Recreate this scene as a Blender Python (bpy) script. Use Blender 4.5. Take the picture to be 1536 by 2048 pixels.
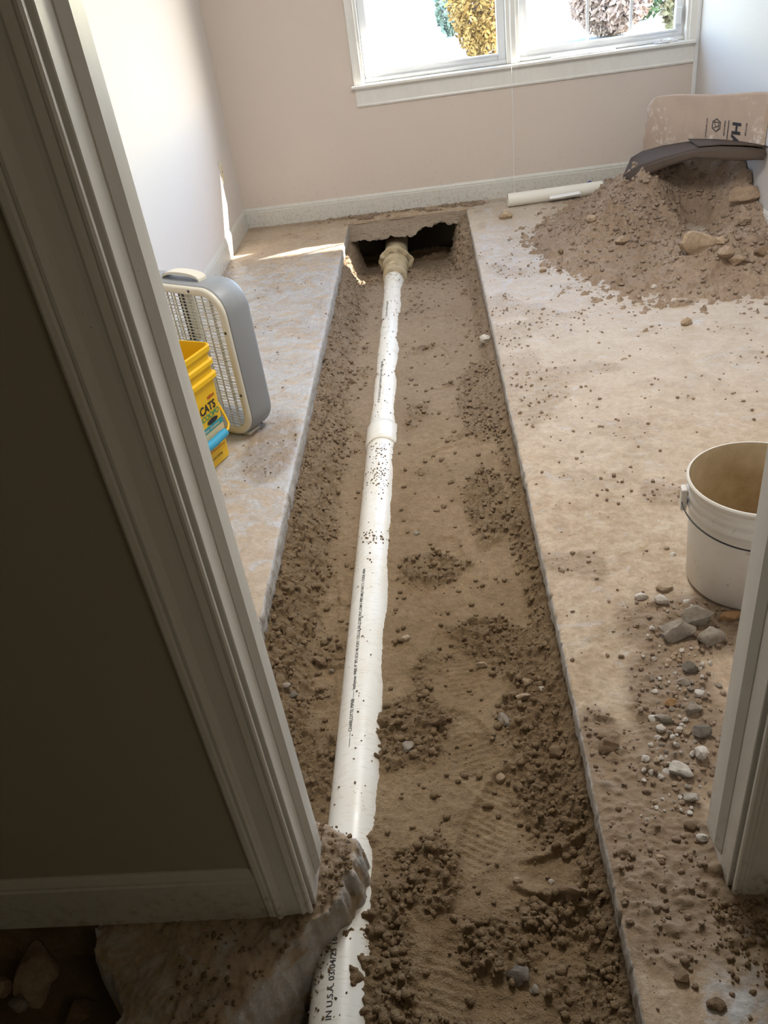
import bpy, bmesh, math, random
import numpy as np
from mathutils import Vector, Matrix

for o in list(bpy.data.objects): bpy.data.objects.remove(o)
S = bpy.context.scene
COL = S.collection

# ------------------------------------------------------------------ camera
F = 1628.0; CX, CY = 768.0, 1024.0; CAMZ = 1.55
_d = np.array([362, 2376, F]); _d /= np.linalg.norm(_d)
_Y = np.array([52, -1124, F]); _Y /= np.linalg.norm(_Y)
_Y = _Y - _d*(_Y@_d); _Y /= np.linalg.norm(_Y)
_X = np.cross(_Y, -_d)
RW = np.stack([_X, _Y, -_d])
cam = bpy.data.cameras.new('camera'); camo = bpy.data.objects.new('camera', cam); COL.objects.link(camo)
cr = RW@np.array([1, 0, 0]); cu = -RW@np.array([0, 1, 0]); cb = -RW@np.array([0, 0, 1])
camo.matrix_world = Matrix(((cr[0], cu[0], cb[0], 0), (cr[1], cu[1], cb[1], 0), (cr[2], cu[2], cb[2], CAMZ), (0, 0, 0, 1)))
cam.sensor_fit = 'VERTICAL'; cam.sensor_height = 24; cam.lens = F/2048*24; cam.clip_start = .02
S.camera = camo

def at(px, py, z=0.0):
    r = RW@np.array([px-CX, py-CY, F]); t = (z-CAMZ)/r[2]
    return (r[0]*t, r[1]*t, z)

# ------------------------------------------------------------------ light
w = bpy.data.worlds.new('sky'); S.world = w; w.use_nodes = True
nt = w.node_tree; bg = nt.nodes['Background']
sk = nt.nodes.new('ShaderNodeTexSky'); sk.sky_type = 'NISHITA'; sk.sun_disc = False
sk.sun_elevation = math.radians(27); sk.sun_rotation = math.radians(68)
sk.air_density = 1.0; sk.dust_density = 0.3; sk.ozone_density = 1.5
nt.links.new(sk.outputs[0], bg.inputs[0]); bg.inputs[1].default_value = 2.6

def lamp(name, kind, loc, energy, color=(1, 1, 1), **k):
    l = bpy.data.lights.new(name, kind); l.energy = energy; l.color = color
    for a, b in k.items(): setattr(l, a, b)
    o = bpy.data.objects.new(name, l); COL.objects.link(o); o.location = loc
    return o
SUND = Vector((1.62, .735, 1.0)).normalized()
sun = lamp('sun', 'SUN', (8, 12, 8), 30.0, (1, .93, .82), angle=math.radians(.6))
sun.rotation_euler = SUND.to_track_quat('Z', 'Y').to_euler()
lw = lamp('window_portal', 'AREA', (.67, 6.30, 1.55), 1.0, shape='RECTANGLE', size=2.2, size_y=1.42)
lw.rotation_euler = (math.radians(-90), 0, 0); lw.data.cycles.is_portal = True
cl = lamp('ceiling_lamp', 'AREA', (.3, 3.0, 2.70), 58.0, (1, .975, .94), shape='DISK', size=.9)  # added fill light under the ceiling, no fixture there
hl = lamp('hall_lamp', 'AREA', (.9, -.6, 2.5), 4.5, (1, .86, .62), shape='DISK', size=.5)  # added fill light for the dim hall, no fixture there

vs = S.view_settings; vs.view_transform = 'Standard'; vs.look = 'None'; vs.exposure = 0.0; vs.gamma = 1
vs.use_curve_mapping = False

# ------------------------------------------------------------------ helpers
rng = np.random.default_rng(7); random.seed(7)

def _h(ix, iy, seed):
    n = (ix.astype(np.int64)*374761393 + iy.astype(np.int64)*668265263 + seed*974634777) & 0x7fffffff
    n = ((n ^ (n >> 13))*1274126177) & 0x7fffffff
    n = ((n ^ (n >> 16))*668265263) & 0x7fffffff
    return ((n ^ (n >> 15)) & 0xffffff)/float(0xffffff)
def vnoise(x, y, seed=0):
    x = np.asarray(x, float); y = np.asarray(y, float)
    ix = np.floor(x); iy = np.floor(y); fx = x-ix; fy = y-iy
    fx = fx*fx*(3-2*fx); fy = fy*fy*(3-2*fy)
    a = _h(ix, iy, seed); b = _h(ix+1, iy, seed); c = _h(ix, iy+1, seed); d = _h(ix+1, iy+1, seed)
    return (a*(1-fx)+b*fx)*(1-fy)+(c*(1-fx)+d*fx)*fy
def fbm(x, y, s, oct=4, seed=0):
    t = 0; a = 1.0; n = 0
    for k in range(oct):
        t = t+a*(vnoise(x*s, y*s, seed+k*17)-.5)*2; n += a; a *= .5; s *= 2.03
    return t/n
def clods(x, y, cell, seed=0, dens=1.0):
    """field of rounded lumps, 0..1"""
    wx = vnoise(x*1.7/cell, y*1.7/cell, seed+60)-.5; wy = vnoise(x*1.7/cell+7.3, y*1.7/cell, seed+61)-.5
    gx = x/cell+.75*wx; gy = y/cell+.75*wy; ix = np.floor(gx); iy = np.floor(gy); out = np.zeros_like(gx)
    for dx in (-1, 0, 1):
        for dy in (-1, 0, 1):
            jx = ix+dx; jy = iy+dy
            cx = jx+_h(jx, jy, seed+1); cy = jy+_h(jx, jy, seed+2)
            r = .25+.6*_h(jx, jy, seed+3)**1.6
            keep = _h(jx, jy, seed+4) < dens
            q = .7+.6*_h(jx, jy, seed+5)
            d2 = ((gx-cx)*q)**2+((gy-cy)/q)**2
            v = (np.sqrt(np.clip(r*r-d2, 0, None))*.55+.45*np.clip(r-np.abs(gx-cx)*.8-np.abs(gy-cy)*.8, 0, None)*1.2)*keep
            out = np.maximum(out, v)
    return out*(.8+.8*(wx+.5)*(wy+.5))
def ss(a, b, x):
    t = np.clip((x-a)/(b-a), 0, 1); return t*t*(3-2*t)
def blob(x, y, cx, cy, r, ry=None):
    ry = ry or r
    return np.exp(-(((x-cx)/r)**2+((y-cy)/ry)**2))

def tag(o, label=None, cat=None, group=None, kind=None):
    if label: o['label'] = label
    if cat: o['category'] = cat
    if group: o['group'] = group
    if kind: o['kind'] = kind
    return o
def link(name, me, mat=None, parent=None):
    o = bpy.data.objects.new(name, me); COL.objects.link(o)
    if mat is not None and len(me.materials) == 0: me.materials.append(mat)
    if parent: o.parent = parent
    return o
def empty(name, loc=(0, 0, 0), rz=0):
    o = bpy.data.objects.new(name, None); COL.objects.link(o); o.location = loc; o.rotation_euler = (0, 0, rz)
    o.empty_display_size = .05
    return o
def meshpy(name, verts, faces, mat, parent=None, smooth=False):
    me = bpy.data.meshes.new(name); me.from_pydata([tuple(v) for v in verts], [], faces); me.update()
    if smooth: me.shade_smooth()
    return link(name, me, mat, parent)
def gridmesh(name, V, mat, parent=None, attr=None, smooth=True, closed=False):
    """V: (n, m, 3)"""
    n, m, _ = V.shape
    me = bpy.data.meshes.new(name)
    me.vertices.add(n*m); me.vertices.foreach_set('co', V.reshape(-1).astype(np.float32))
    mm = m if closed else m-1
    i = np.arange(n-1)[:, None]; j = np.arange(mm)[None, :]; j2 = (j+1) % m
    q = np.stack([i*m+j, i*m+j2, (i+1)*m+j2, (i+1)*m+j], -1).reshape(-1, 4).astype(np.int32)
    nf = len(q)
    me.loops.add(nf*4); me.loops.foreach_set('vertex_index', q.reshape(-1))
    me.polygons.add(nf); me.polygons.foreach_set('loop_start', np.arange(0, nf*4, 4, dtype=np.int32))
    if attr is not None:
        for k, a in attr.items():
            at_ = me.attributes.new(k, 'FLOAT', 'POINT'); at_.data.foreach_set('value', a.reshape(-1).astype(np.float32))
    me.update(calc_edges=True); me.validate()
    if smooth: me.shade_smooth()
    return link(name, me, mat, parent)

class MB:
    def __init__(s): s.bm = bmesh.new()
    def box(s, x0, x1, y0, y1, z0, z1, bev=0, seg=1):
        b = bmesh.new(); bmesh.ops.create_cube(b, size=1)
        for v in b.verts: v.co = Vector(((x0+x1)/2+v.co.x*(x1-x0), (y0+y1)/2+v.co.y*(y1-y0), (z0+z1)/2+v.co.z*(z1-z0)))
        if bev: bmesh.ops.bevel(b, geom=b.edges[:], offset=bev, segments=seg, affect='EDGES', profile=.5)
        s.merge(b); return s
    def merge(s, b, M=None):
        me = bpy.data.meshes.new('t'); b.to_mesh(me); b.free()
        if M is not None: me.transform(M)
        s.bm.from_mesh(me); bpy.data.meshes.remove(me)
    def prism(s, pts, axis, a0, a1):
        """extrude closed 2-D outline along axis; pts in the other two axes"""
        def P(p, a): return {'x': (a, p[0], p[1]), 'y': (p[0], a, p[1]), 'z': (p[0], p[1], a)}[axis]
        v0 = [s.bm.verts.new(P(p, a0)) for p in pts]; v1 = [s.bm.verts.new(P(p, a1)) for p in pts]
        n = len(pts)
        for k in range(n): s.bm.faces.new((v0[k], v0[(k+1) % n], v1[(k+1) % n], v1[k]))
        s.bm.faces.new(v0[::-1]); s.bm.faces.new(v1); return s
    def tube(s, pts, r, seg=8, cap=True):
        pts = [Vector(p) for p in pts]; rings = []
        up = None
        for k, p in enumerate(pts):
            t = (pts[min(k+1, len(pts)-1)]-pts[max(k-1, 0)]).normalized()
            if up is None: up = t.orthogonal().normalized()
            up = (up-t*up.dot(t)).normalized(); sd = t.cross(up)
            rr = r[k] if isinstance(r, (list, tuple)) else r
            rings.append([s.bm.verts.new(p+up*math.cos(a)*rr+sd*math.sin(a)*rr) for a in [2*math.pi*q/seg for q in range(seg)]])
        for a, b in zip(rings, rings[1:]):
            for q in range(seg): s.bm.faces.new((a[q], a[(q+1) % seg], b[(q+1) % seg], b[q]))
        if cap: s.bm.faces.new(rings[0][::-1]); s.bm.faces.new(rings[-1])
        return s
    def lathe(s, prof, cx=0, cy=0, seg=48, sq=None):
        rings = []
        for (r, z) in prof:
            ring = []
            for q in range(seg):
                a = 2*math.pi*q/seg; c, n = math.cos(a), math.sin(a)
                if sq:
                    e = 2/sq; x = abs(c)**e*(1 if c > 0 else -1); y = abs(n)**e*(1 if n > 0 else -1)
                else: x, y = c, n
                ring.append(s.bm.verts.new((cx+x*r, cy+y*r, z)))
            rings.append(ring)
        for a, b in zip(rings, rings[1:]):
            for q in range(seg): s.bm.faces.new((a[q], a[(q+1) % seg], b[(q+1) % seg], b[q]))
        s.rings = rings; return s
    def build(s, name, mat, parent=None, smooth=False, angle=None, kind=None):
        bmesh.ops.recalc_face_normals(s.bm, faces=s.bm.faces[:])
        me = bpy.data.meshes.new(name); s.bm.to_mesh(me); s.bm.free()
        if smooth:
            me.shade_smooth()
            if angle: me.set_sharp_from_angle(angle=math.radians(angle))
        o = link(name, me, mat, parent)
        if kind: o['kind'] = kind
        return o

# ------------------------------------------------------------------ materials
def mat(name, base=(.5, .5, .5), rough=.6, spec=.5, metal=0):
    m = bpy.data.materials.new(name); m.use_nodes = True
    b = m.node_tree.nodes['Principled BSDF']
    b.inputs['Base Color'].default_value = (*base, 1); b.inputs['Roughness'].default_value = rough
    b.inputs['Specular IOR Level'].default_value = spec; b.inputs['Metallic'].default_value = metal
    return m
class NT:
    def __init__(s, m): s.t = m.node_tree; s.n = s.t.nodes; s.l = s.t.links; s.b = s.n['Principled BSDF']
    def new(s, t, **k):
        n = s.n.new(t)
        for a, b in k.items():
            if a in n.inputs.keys(): n.inputs[a].default_value = b
            else: setattr(n, a, b)
        return n
    def pos(s, scale=(1, 1, 1)):
        g = s.new('ShaderNodeNewGeometry'); mp = s.new('ShaderNodeMapping'); mp.inputs['Scale'].default_value = scale
        s.l.new(g.outputs['Position'], mp.inputs[0]); return mp.outputs[0]
    def noise(s, scale, detail=5, rough=.6, vec=None, dist=0):
        n = s.new('ShaderNodeTexNoise'); n.inputs['Scale'].default_value = scale; n.inputs['Detail'].default_value = detail
        n.inputs['Roughness'].default_value = rough; n.inputs['Distortion'].default_value = dist
        s.l.new(vec if vec is not None else s.pos(), n.inputs['Vector']); return n.outputs[0]
    def voro(s, scale, vec=None, feature='F1'):
        n = s.new('ShaderNodeTexVoronoi'); n.feature = feature; n.inputs['Scale'].default_value = scale
        s.l.new(vec if vec is not None else s.pos(), n.inputs['Vector']); return n.outputs['Distance']
    def ramp(s, fac, stops, interp='LINEAR'):
        r = s.new('ShaderNodeValToRGB'); cr_ = r.color_ramp; cr_.interpolation = interp
        while len(cr_.elements) < len(stops): cr_.elements.new(.5)
        for e, (p, c) in zip(cr_.elements, stops):
            e.position = p; e.color = (*c, 1) if isinstance(c, tuple) else (c, c, c, 1)
        s.l.new(fac, r.inputs[0]); return r.outputs[0]
    def mix(s, fac, a, b, blend='MIX'):
        m = s.new('ShaderNodeMix'); m.data_type = 'RGBA'; m.blend_type = blend
        for i, v in ((0, fac), (6, a), (7, b)):
            if isinstance(v, (int, float)): m.inputs[i].default_value = v
            elif isinstance(v, tuple): m.inputs[i].default_value = (*v, 1)
            else: s.l.new(v, m.inputs[i])
        return m.outputs[2]
    def math(s, op, a, b=0.0):
        m = s.new('ShaderNodeMath'); m.operation = op
        for i, v in ((0, a), (1, b)):
            if isinstance(v, (int, float)): m.inputs[i].default_value = v
            else: s.l.new(v, m.inputs[i])
        return m.outputs[0]
    def attr(s, name):
        n = s.new('ShaderNodeAttribute'); n.attribute_name = name; return n.outputs['Fac']
    def col(s, c): s.l.new(c, s.b.inputs['Base Color'])
    def rough(s, c): s.l.new(c, s.b.inputs['Roughness'])
    def bump(s, h, strength=.4, dist=.004):
        b = s.new('ShaderNodeBump'); b.inputs['Strength'].default_value = strength; b.inputs['Distance'].default_value = dist
        s.l.new(h, b.inputs['Height']); s.l.new(b.outputs[0], s.b.inputs['Normal'])

def soil_mat(name, light=(.44, .315, .185), mid=(.32, .22, .122), dark=(.18, .12, .068)):
    m = mat(name, rough=.95, spec=.15); t = NT(m)
    n1 = t.noise(3.2, 6, .6); n2 = t.noise(38, 6, .7); n3 = t.noise(260, 3, .6)
    c = t.ramp(n1, [(.35, mid), (.62, light)])
    c = t.mix(t.ramp(n2, [(.35, 0.0), (.7, 1.0)]), t.mix(.55, c, dark), c)
    c = t.mix(t.ramp(t.noise(120, 4, .7), [(.40, .55), (.58, 0.0)]), c, t.mix(.5, c, dark))
    c = t.mix(t.math('MULTIPLY', t.attr('clump'), .6), c, t.mix(.35, dark, mid))
    c = t.mix(t.ramp(t.voro(55), [(.10, 1.0), (.16, 0.0)]), c, t.mix(t.math('MULTIPLY', t.ramp(t.noise(9, 2), [(.55, 0.0), (.65, 1.0)]), .6), c, (.55, .45, .33)))
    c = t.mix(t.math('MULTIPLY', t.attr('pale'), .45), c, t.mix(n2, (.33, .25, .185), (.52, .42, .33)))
    t.col(c)
    h = t.math('ADD', t.math('MULTIPLY', n2, 1.0), t.math('MULTIPLY', n3, .45)); t.bump(h, 1.0, .012)
    return m
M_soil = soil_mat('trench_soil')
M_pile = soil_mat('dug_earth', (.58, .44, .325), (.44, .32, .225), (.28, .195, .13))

def slab_mat():
    m = mat('dusty_concrete', rough=.8, spec=.4); t = NT(m)
    big = t.noise(1.5, 6, .62, dist=.4); med = t.noise(9, 7, .68, dist=.8); fine = t.noise(70, 5, .7)
    sc = t.noise(7, 6, .68, vec=t.pos((1, 1.25, 1)), dist=1.6)
    conc = t.ramp(fine, [(.3, (.42, .425, .43)), (.7, (.64, .65, .67))])  # bare concrete, whitened and blued to paint in some window sheen
    dust = t.ramp(med, [(.3, (.36, .255, .15)), (.5, (.48, .36, .235)), (.72, (.60, .49, .36))])
    pk = t.ramp(t.math('MULTIPLY', big, 1.0), [(.38, 0.0), (.62, 1.0)])
    dust = t.mix(pk, dust, t.mix(.5, dust, (.60, .46, .35)))
    dust = t.mix(t.ramp(t.noise(33, 6, .75, dist=.3), [(.38, .55), (.6, 0.0)]), dust, (.30, .215, .13))
    dust = t.mix(t.ramp(t.noise(17, 6, .75, dist=.5), [(.52, 0.0), (.70, .5)]), dust, (.66, .56, .43))
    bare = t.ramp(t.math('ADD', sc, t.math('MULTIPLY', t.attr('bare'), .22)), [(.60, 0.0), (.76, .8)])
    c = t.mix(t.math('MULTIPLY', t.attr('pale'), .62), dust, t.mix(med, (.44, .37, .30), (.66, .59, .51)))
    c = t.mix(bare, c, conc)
    c = t.mix(t.math('MULTIPLY', t.attr('clump'), .85), c, (.25, .175, .11))
    c = t.mix(t.ramp(t.noise(160, 3, .7), [(.62, 0.0), (.72, .7)]), c, (.22, .16, .10))
    t.col(c)
    t.rough(t.ramp(t.math('MULTIPLY', t.attr('wet'), t.ramp(sc, [(.35, .45), (.6, 1.0)])), [(0.0, .85), (1.0, .20)]))
    t.bump(t.math('ADD', fine, t.math('MULTIPLY', t.noise(26, 6, .7), 1.2)), .6, .006)
    return m
M_slab = slab_mat()

def cutface_mat():
    m = mat('cut_concrete', rough=.7, spec=.4); t = NT(m)
    c = t.ramp(t.noise(40, 6, .7, vec=t.pos((1, .5, 1.6))), [(.3, (.30, .27, .235)), (.52, (.46, .43, .39)), (.72, (.60, .58, .55))])
    c = t.mix(t.ramp(t.voro(70), [(.12, .8), (.2, 0.0)]), c, (.38, .28, .20))
    t.col(c); t.bump(t.noise(90, 5, .7), .5, .004); return m
M_cut = cutface_mat()
M_foot = soil_mat('broken_footing', (.50, .42, .33), (.40, .32, .24), (.28, .205, .145))

def wall_mat(name, base, speck=.5, dirt=.35):
    m = mat(name, base, .62, .3); t = NT(m)
    c = t.mix(t.ramp(t.noise(1.3, 4), [(.3, 0.0), (.7, .35)]), base, tuple(x*.93 for x in base))
    sp = t.math('MULTIPLY', t.ramp(t.voro(46), [(.055, 1.0), (.09, 0.0)]), t.ramp(t.noise(2.2, 3), [(.50, 0.0), (.62, speck)]))
    c = t.mix(sp, c, (.12, .10, .08))
    z = t.new('ShaderNodeSeparateXYZ'); g = t.new('ShaderNodeNewGeometry'); t.l.new(g.outputs['Position'], z.inputs[0])
    low = t.ramp(z.outputs[2], [(.05, dirt), (.42, 0.0)])
    c = t.mix(t.math('MULTIPLY', low, t.ramp(t.noise(30, 6, .75), [(.55, 0.0), (.72, 1.0)])), c, (.28, .20, .13))
    t.col(c); t.bump(t.noise(240, 3), .12, .001); return m
M_back = wall_mat('blush_wall_paint', (.70, .615, .545), .75)
M_left = wall_mat('pale_wall_paint', (.74, .69, .65), .35)
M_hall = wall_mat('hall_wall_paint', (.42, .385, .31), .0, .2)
M_ceil = mat('ceiling_paint', (.85, .84, .81), .8, .2)

def trim_mat(name, base, rough=.33):
    m = mat(name, base, rough, .5); t = NT(m)
    c = t.mix(t.ramp(t.noise(25, 6, .7, vec=t.pos((1, 1, .35))), [(.45, 0.0), (.8, .4)]), base, tuple(x*.82 for x in base))
    sp = t.math('MULTIPLY', t.ramp(t.voro(60), [(.06, 1.0), (.1, 0.0)]), t.ramp(t.noise(4, 3), [(.50, 0.0), (.60, .8)]))
    c = t.mix(sp, c, (.16, .12, .08))
    z = t.new('ShaderNodeSeparateXYZ'); g = t.new('ShaderNodeNewGeometry'); t.l.new(g.outputs['Position'], z.inputs[0])
    low = t.ramp(z.outputs[2], [(.0, .9), (.16, 0.0)])
    c = t.mix(t.math('MULTIPLY', low, t.ramp(t.noise(45, 6, .75), [(.5, 0.0), (.68, 1.0)])), c, (.34, .25, .16))
    t.col(c); t.bump(t.noise(60, 4, vec=t.pos((1, 1, .2))), .15, .0012)
    return m
M_trim = trim_mat('white_trim_paint', (.82, .81, .765))
M_base = trim_mat('baseboard_paint', (.66, .65, .60), .4)

def pvc_mat():
    m = mat('dusty_pvc', (.86, .84, .79), .3, .5); t = NT(m)
    g = t.new('ShaderNodeNewGeometry'); z = t.new('ShaderNodeSeparateXYZ'); t.l.new(g.outputs['Position'], z.inputs[0])
    yy = z.outputs[1]
    c = t.mix(t.ramp(t.noise(7, 5), [(.35, 0.0), (.7, .45)]), (.88, .86, .80), (.80, .73, .58))
    sp = t.math('MULTIPLY', t.ramp(t.voro(80), [(.10, 1.0), (.17, 0.0)]), t.ramp(t.noise(7, 4, .7), [(.55, 0.0), (.66, 1.0)]))
    c = t.mix(sp, c, (.20, .14, .08))
    sc = t.ramp(t.noise(30, 3, .5, vec=t.pos((1, 7, 1))), [(.60, 0.0), (.66, .35)])
    c = t.mix(sc, c, (.58, .47, .32))
    t.col(c); t.rough(t.ramp(t.noise(12, 4), [(.3, .22), (.7, .45)])); return m
M_pvc = pvc_mat()
M_pvc2 = mat('clean_pvc', (.84, .82, .74), .35)
M_black = mat('black_ink', (.02, .02, .025), .6)
M_ink = mat('faded_ink', (.05, .05, .05), .6)
M_grey = mat('grey_plastic', (.27, .285, .30), .45)
M_cream = mat('cream_plastic', (.70, .66, .55), .4)
M_dark = mat('dark_metal', (.03, .03, .03), .5)
M_yel = mat('yellow_plastic', (.86, .52, .01), .35)
M_red = mat('red_ink', (.45, .04, .02), .5)
M_green = mat('green_ink', (.02, .30, .16), .5)
M_teal = mat('teal_print', (.02, .32, .38), .45)
M_blue = mat('blue_plastic', (.05, .36, .56), .4)
M_lab = mat('cream_print', (.75, .62, .38), .45)
M_white = mat('white_plastic', (.85, .86, .87), .4)
M_vinyl = mat('white_vinyl', (.80, .82, .84), .3)
M_hollow = mat('damp_dark_earth', (.055, .043, .034), .9, .2)  # near-black base paints in the darkness of the hollow
M_clay = None
def clay():
    m = mat('stained_clay', (.5, .4, .25), .75, .3); t = NT(m)
    c = t.ramp(t.noise(14, 6, .7), [(.3, (.26, .20, .13)), (.5, (.48, .39, .25)), (.7, (.60, .53, .40))])
    t.col(c); t.bump(t.noise(50, 5), .5, .005); return m
M_clay = clay()
def bucket_mat(name, a, b, inside=False):
    m = mat(name, a, .45, .4); t = NT(m)
    c = t.mix(t.ramp(t.noise(6, 6, .65), [(.4, 0.0), (.7, .6 if not inside else .95)]), a, b)
    c = t.mix(t.ramp(t.noise(50, 5, .75, vec=t.pos((1, 1, .5))), [(.62, 0.0), (.72, .7)]), c, (.25, .18, .11))
    t.col(c); return m
M_buck = bucket_mat('scuffed_white_plastic', (.74, .70, .63), (.62, .54, .44))
M_buckin = bucket_mat('muddy_bucket_inside', (.62, .50, .33), (.38, .26, .13), True)
def card_mat(name, a, b):
    m = mat(name, a, .85, .2); t = NT(m)
    c = t.mix(t.ramp(t.noise(3, 5), [(.35, 0.0), (.65, 1.0)]), a, b)
    c = t.mix(t.math('MULTIPLY', t.ramp(t.noise(30, 6, .75), [(.50, 0.0), (.60, .7)]), t.ramp(t.noise(4.3, 3), [(.52, 0.0), (.60, 1.0)])), c, (.72, .66, .60))
    t.col(c); t.bump(t.noise(9, 5), .3, .01); return m
M_card = card_mat('cardboard', (.49, .385, .30), (.42, .32, .25))
M_card2 = mat('shaded_cardboard', (.085, .062, .047), .85, .2)  # dark base paints in the shade of the box's backlit side
def rock_mat(name, a, b):
    m = mat(name, a, .9, .2); t = NT(m)
    t.col(t.ramp(t.noise(45, 6, .7), [(.3, b), (.65, a)])); t.bump(t.noise(90, 6, .75), .9, .006); return m
RK = dict(white=rock_mat('white_stone', (.74, .69, .62), (.52, .44, .35)), grey=rock_mat('grey_stone', (.42, .37, .30), (.25, .20, .15)),
          tan=rock_mat('tan_stone', (.55, .42, .29), (.36, .26, .17)), orange=rock_mat('orange_stone', (.50, .29, .13), (.36, .22, .12)),
          clod=rock_mat('earth_clod', (.30, .205, .125), (.17, .115, .07)), slate=rock_mat('slate_stone', (.25, .22, .18), (.15, .125, .10)),
          pclod=rock_mat('pale_clod', (.46, .34, .235), (.31, .22, .15)))
def glass():
    m = bpy.data.materials.new('window_glass'); m.use_nodes = True; n = m.node_tree.nodes; l = m.node_tree.links
    n.remove(n['Principled BSDF']); o = n['Material Output']
    a = n.new('ShaderNodeBsdfTransparent'); b = n.new('ShaderNodeBsdfGlossy'); b.inputs['Roughness'].default_value = .02
    fr = n.new('ShaderNodeFresnel'); fr.inputs[0].default_value = 1.45; x = n.new('ShaderNodeMixShader')
    g = n.new('ShaderNodeNewGeometry'); mm = n.new('ShaderNodeMath'); mm.operation = 'SUBTRACT'; mm.inputs[0].default_value = 1.0; mm.use_clamp = True
    l.new(g.outputs['Backfacing'], mm.inputs[1]); m2 = n.new('ShaderNodeMath'); m2.operation = 'MULTIPLY'; l.new(fr.outputs[0], m2.inputs[0]); l.new(mm.outputs[0], m2.inputs[1])
    l.new(m2.outputs[0], x.inputs[0]); l.new(a.outputs[0], x.inputs[1]); l.new(b.outputs[0], x.inputs[2]); l.new(x.outputs[0], o.inputs[0])
    return m
M_glass = glass()

# ------------------------------------------------------------------ ground shapes
XR, XL, YB = .236, -.61, 6.17            # right slab edge, left slab edge, back wall
WL, WR = -1.385, 1.815                   # side walls
PR = .0665
def pax(y): return -.318+.006*np.clip((y-1)/1.0, 0, 4)
def paz(y): return -.165-.012*(np.asarray(y, float)-1)

def rows(y0, y1, q=2.0, lo=.003, hi=.0085):
    ys = [y0]
    while ys[-1] < y1:
        y = ys[-1]; ys.append(y+min(hi, max(lo, q*(y*y+2.9)/2770)))
    return np.array(ys)

prints = [(-.02, 1.36, .35, .30, .115, .008), (.02, 1.17, -.5, .30, .11, .010), (-.05, 1.68, .2, .3, .115, .007), 
          (-.06, 2.15, -.1, .3, .11, .007), (-.08, 2.7, .2, .3, .12, .007), (.08, 3.3, -.2, .3, .12, .008),
          (-.05, 3.9, .3, .3, .12, .009), (.08, 4.4, 0, .3, .12, .009), (-.47, 2.05, .1, .28, .1, .007), (-.44, 1.62, .1, .26, .09, .006), (-.12, .75, -.3, .3, .12, .01)]
def foot(x, y, P, z):
    for (cx, cy, a, L, W, d) in P:
        dx = x-cx; dy = y-cy; ca, sa = math.cos(a), math.sin(a)
        v = dx*-sa+dy*ca; u = dx*ca+dy*sa
        rr = np.sqrt((u/(W*.5))**2+np.abs(v/(L*.5))**3)
        m = ss(1.15, .80, rr); rim = np.exp(-((rr-1.12)/.12)**2)
        tread = .5+.5*np.sin(v*2*math.pi/.018+np.sin(u*60)*.6)
        z = z-m*d*(.8+.0*tread)-m*tread*d*.24+rim*d*.12
    return z

def soil_z(x, y):
    ax = pax(y); az = paz(y)
    left = (x < ax)
    lv = az+np.where(left, -.002+.042*ss(2.9, 3.4, y), .040+.008*fbm(x, y, 2.2, 2, 5))
    # near the pipe blend
    z = lv
    hump = .018*fbm(x, y, 4.5, 3, 3)
    z = z+hump*.6
    z = z-.012*ss(.0, .12, x)*ss(2.2, 1.4, y)
    # banks
    wl = .14-.04*ss(4, 5, y)
    bl = ss(XL+wl, XL+.005, x); z = z*(1-bl)+(-.085+.0*z)*bl
    br = ss(XR-.075-.03*fbm(x*0, y, 5, 2, 9), XR+.01, x); z = z*(1-br)+(-.09)*br
    # pit by the back wall
    pt = ss(4.95, 5.45, y)*ss(.20, .10, x)*ss(XL+.02, XL+.09, x)
    z = z-pt*(.07+.09*ss(5.45, 5.8, y))
    rb = ss(.06, .20, x)*ss(5.15, 5.5, y); z = z*(1-rb)+(-.03-.10*ss(.2, .08, x))*rb
    # open hole beside the hall slab
    hp = ss(1.06, .98, y)*ss(-.37, -.42, x); z = z-hp*.13
    lf = ss(-.52, -.60, x)*ss(1.2, 1.05, y); z = z*(1-lf)+(-.34)*lf
    m = clump_mask(x, y)
    z = foot(x, y, prints, z)
    for (yc, x0, x1, a) in ((1.085, .05, .22, .016), (.985, .02, .19, .018), (.90, .05, .2, .010), (1.30, .0, .1, .008), (2.9, -.15, .1, .008), (3.5, -.1, .15, .008), (4.4, -.2, .1, .010)):
        q = y-yc-.03*np.sin(x*14+yc*9)-.01*fbm(x, y, 20, 2, 43); z = z+a*(np.exp(-np.clip(q/.022, 0, None)**2)*np.exp(-np.clip(-q/.006, 0, None)**2))*ss(x0, x0+.05, x)*ss(x1, x1-.05, x)
    mm = np.clip(m*(.55+.9*vnoise(x*14, y*14, 44)), 0, 1)
    z = z+mm*(.025*clods(x, y, .032, 11, .55)+.014*clods(x+.01, y, .016, 21, .8)+.007*clods(x+.01, y, .008, 22, .9))+.0035*clods(x, y, .009, 31, .6)*(.4+.6*m)+.0018*fbm(x, y, 90, 2, 32)
    z = z+.004*fbm(x, y, 16, 4, 41)+(.0035*clods(x, y, .05, 51, .25))
    return z, m
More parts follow.
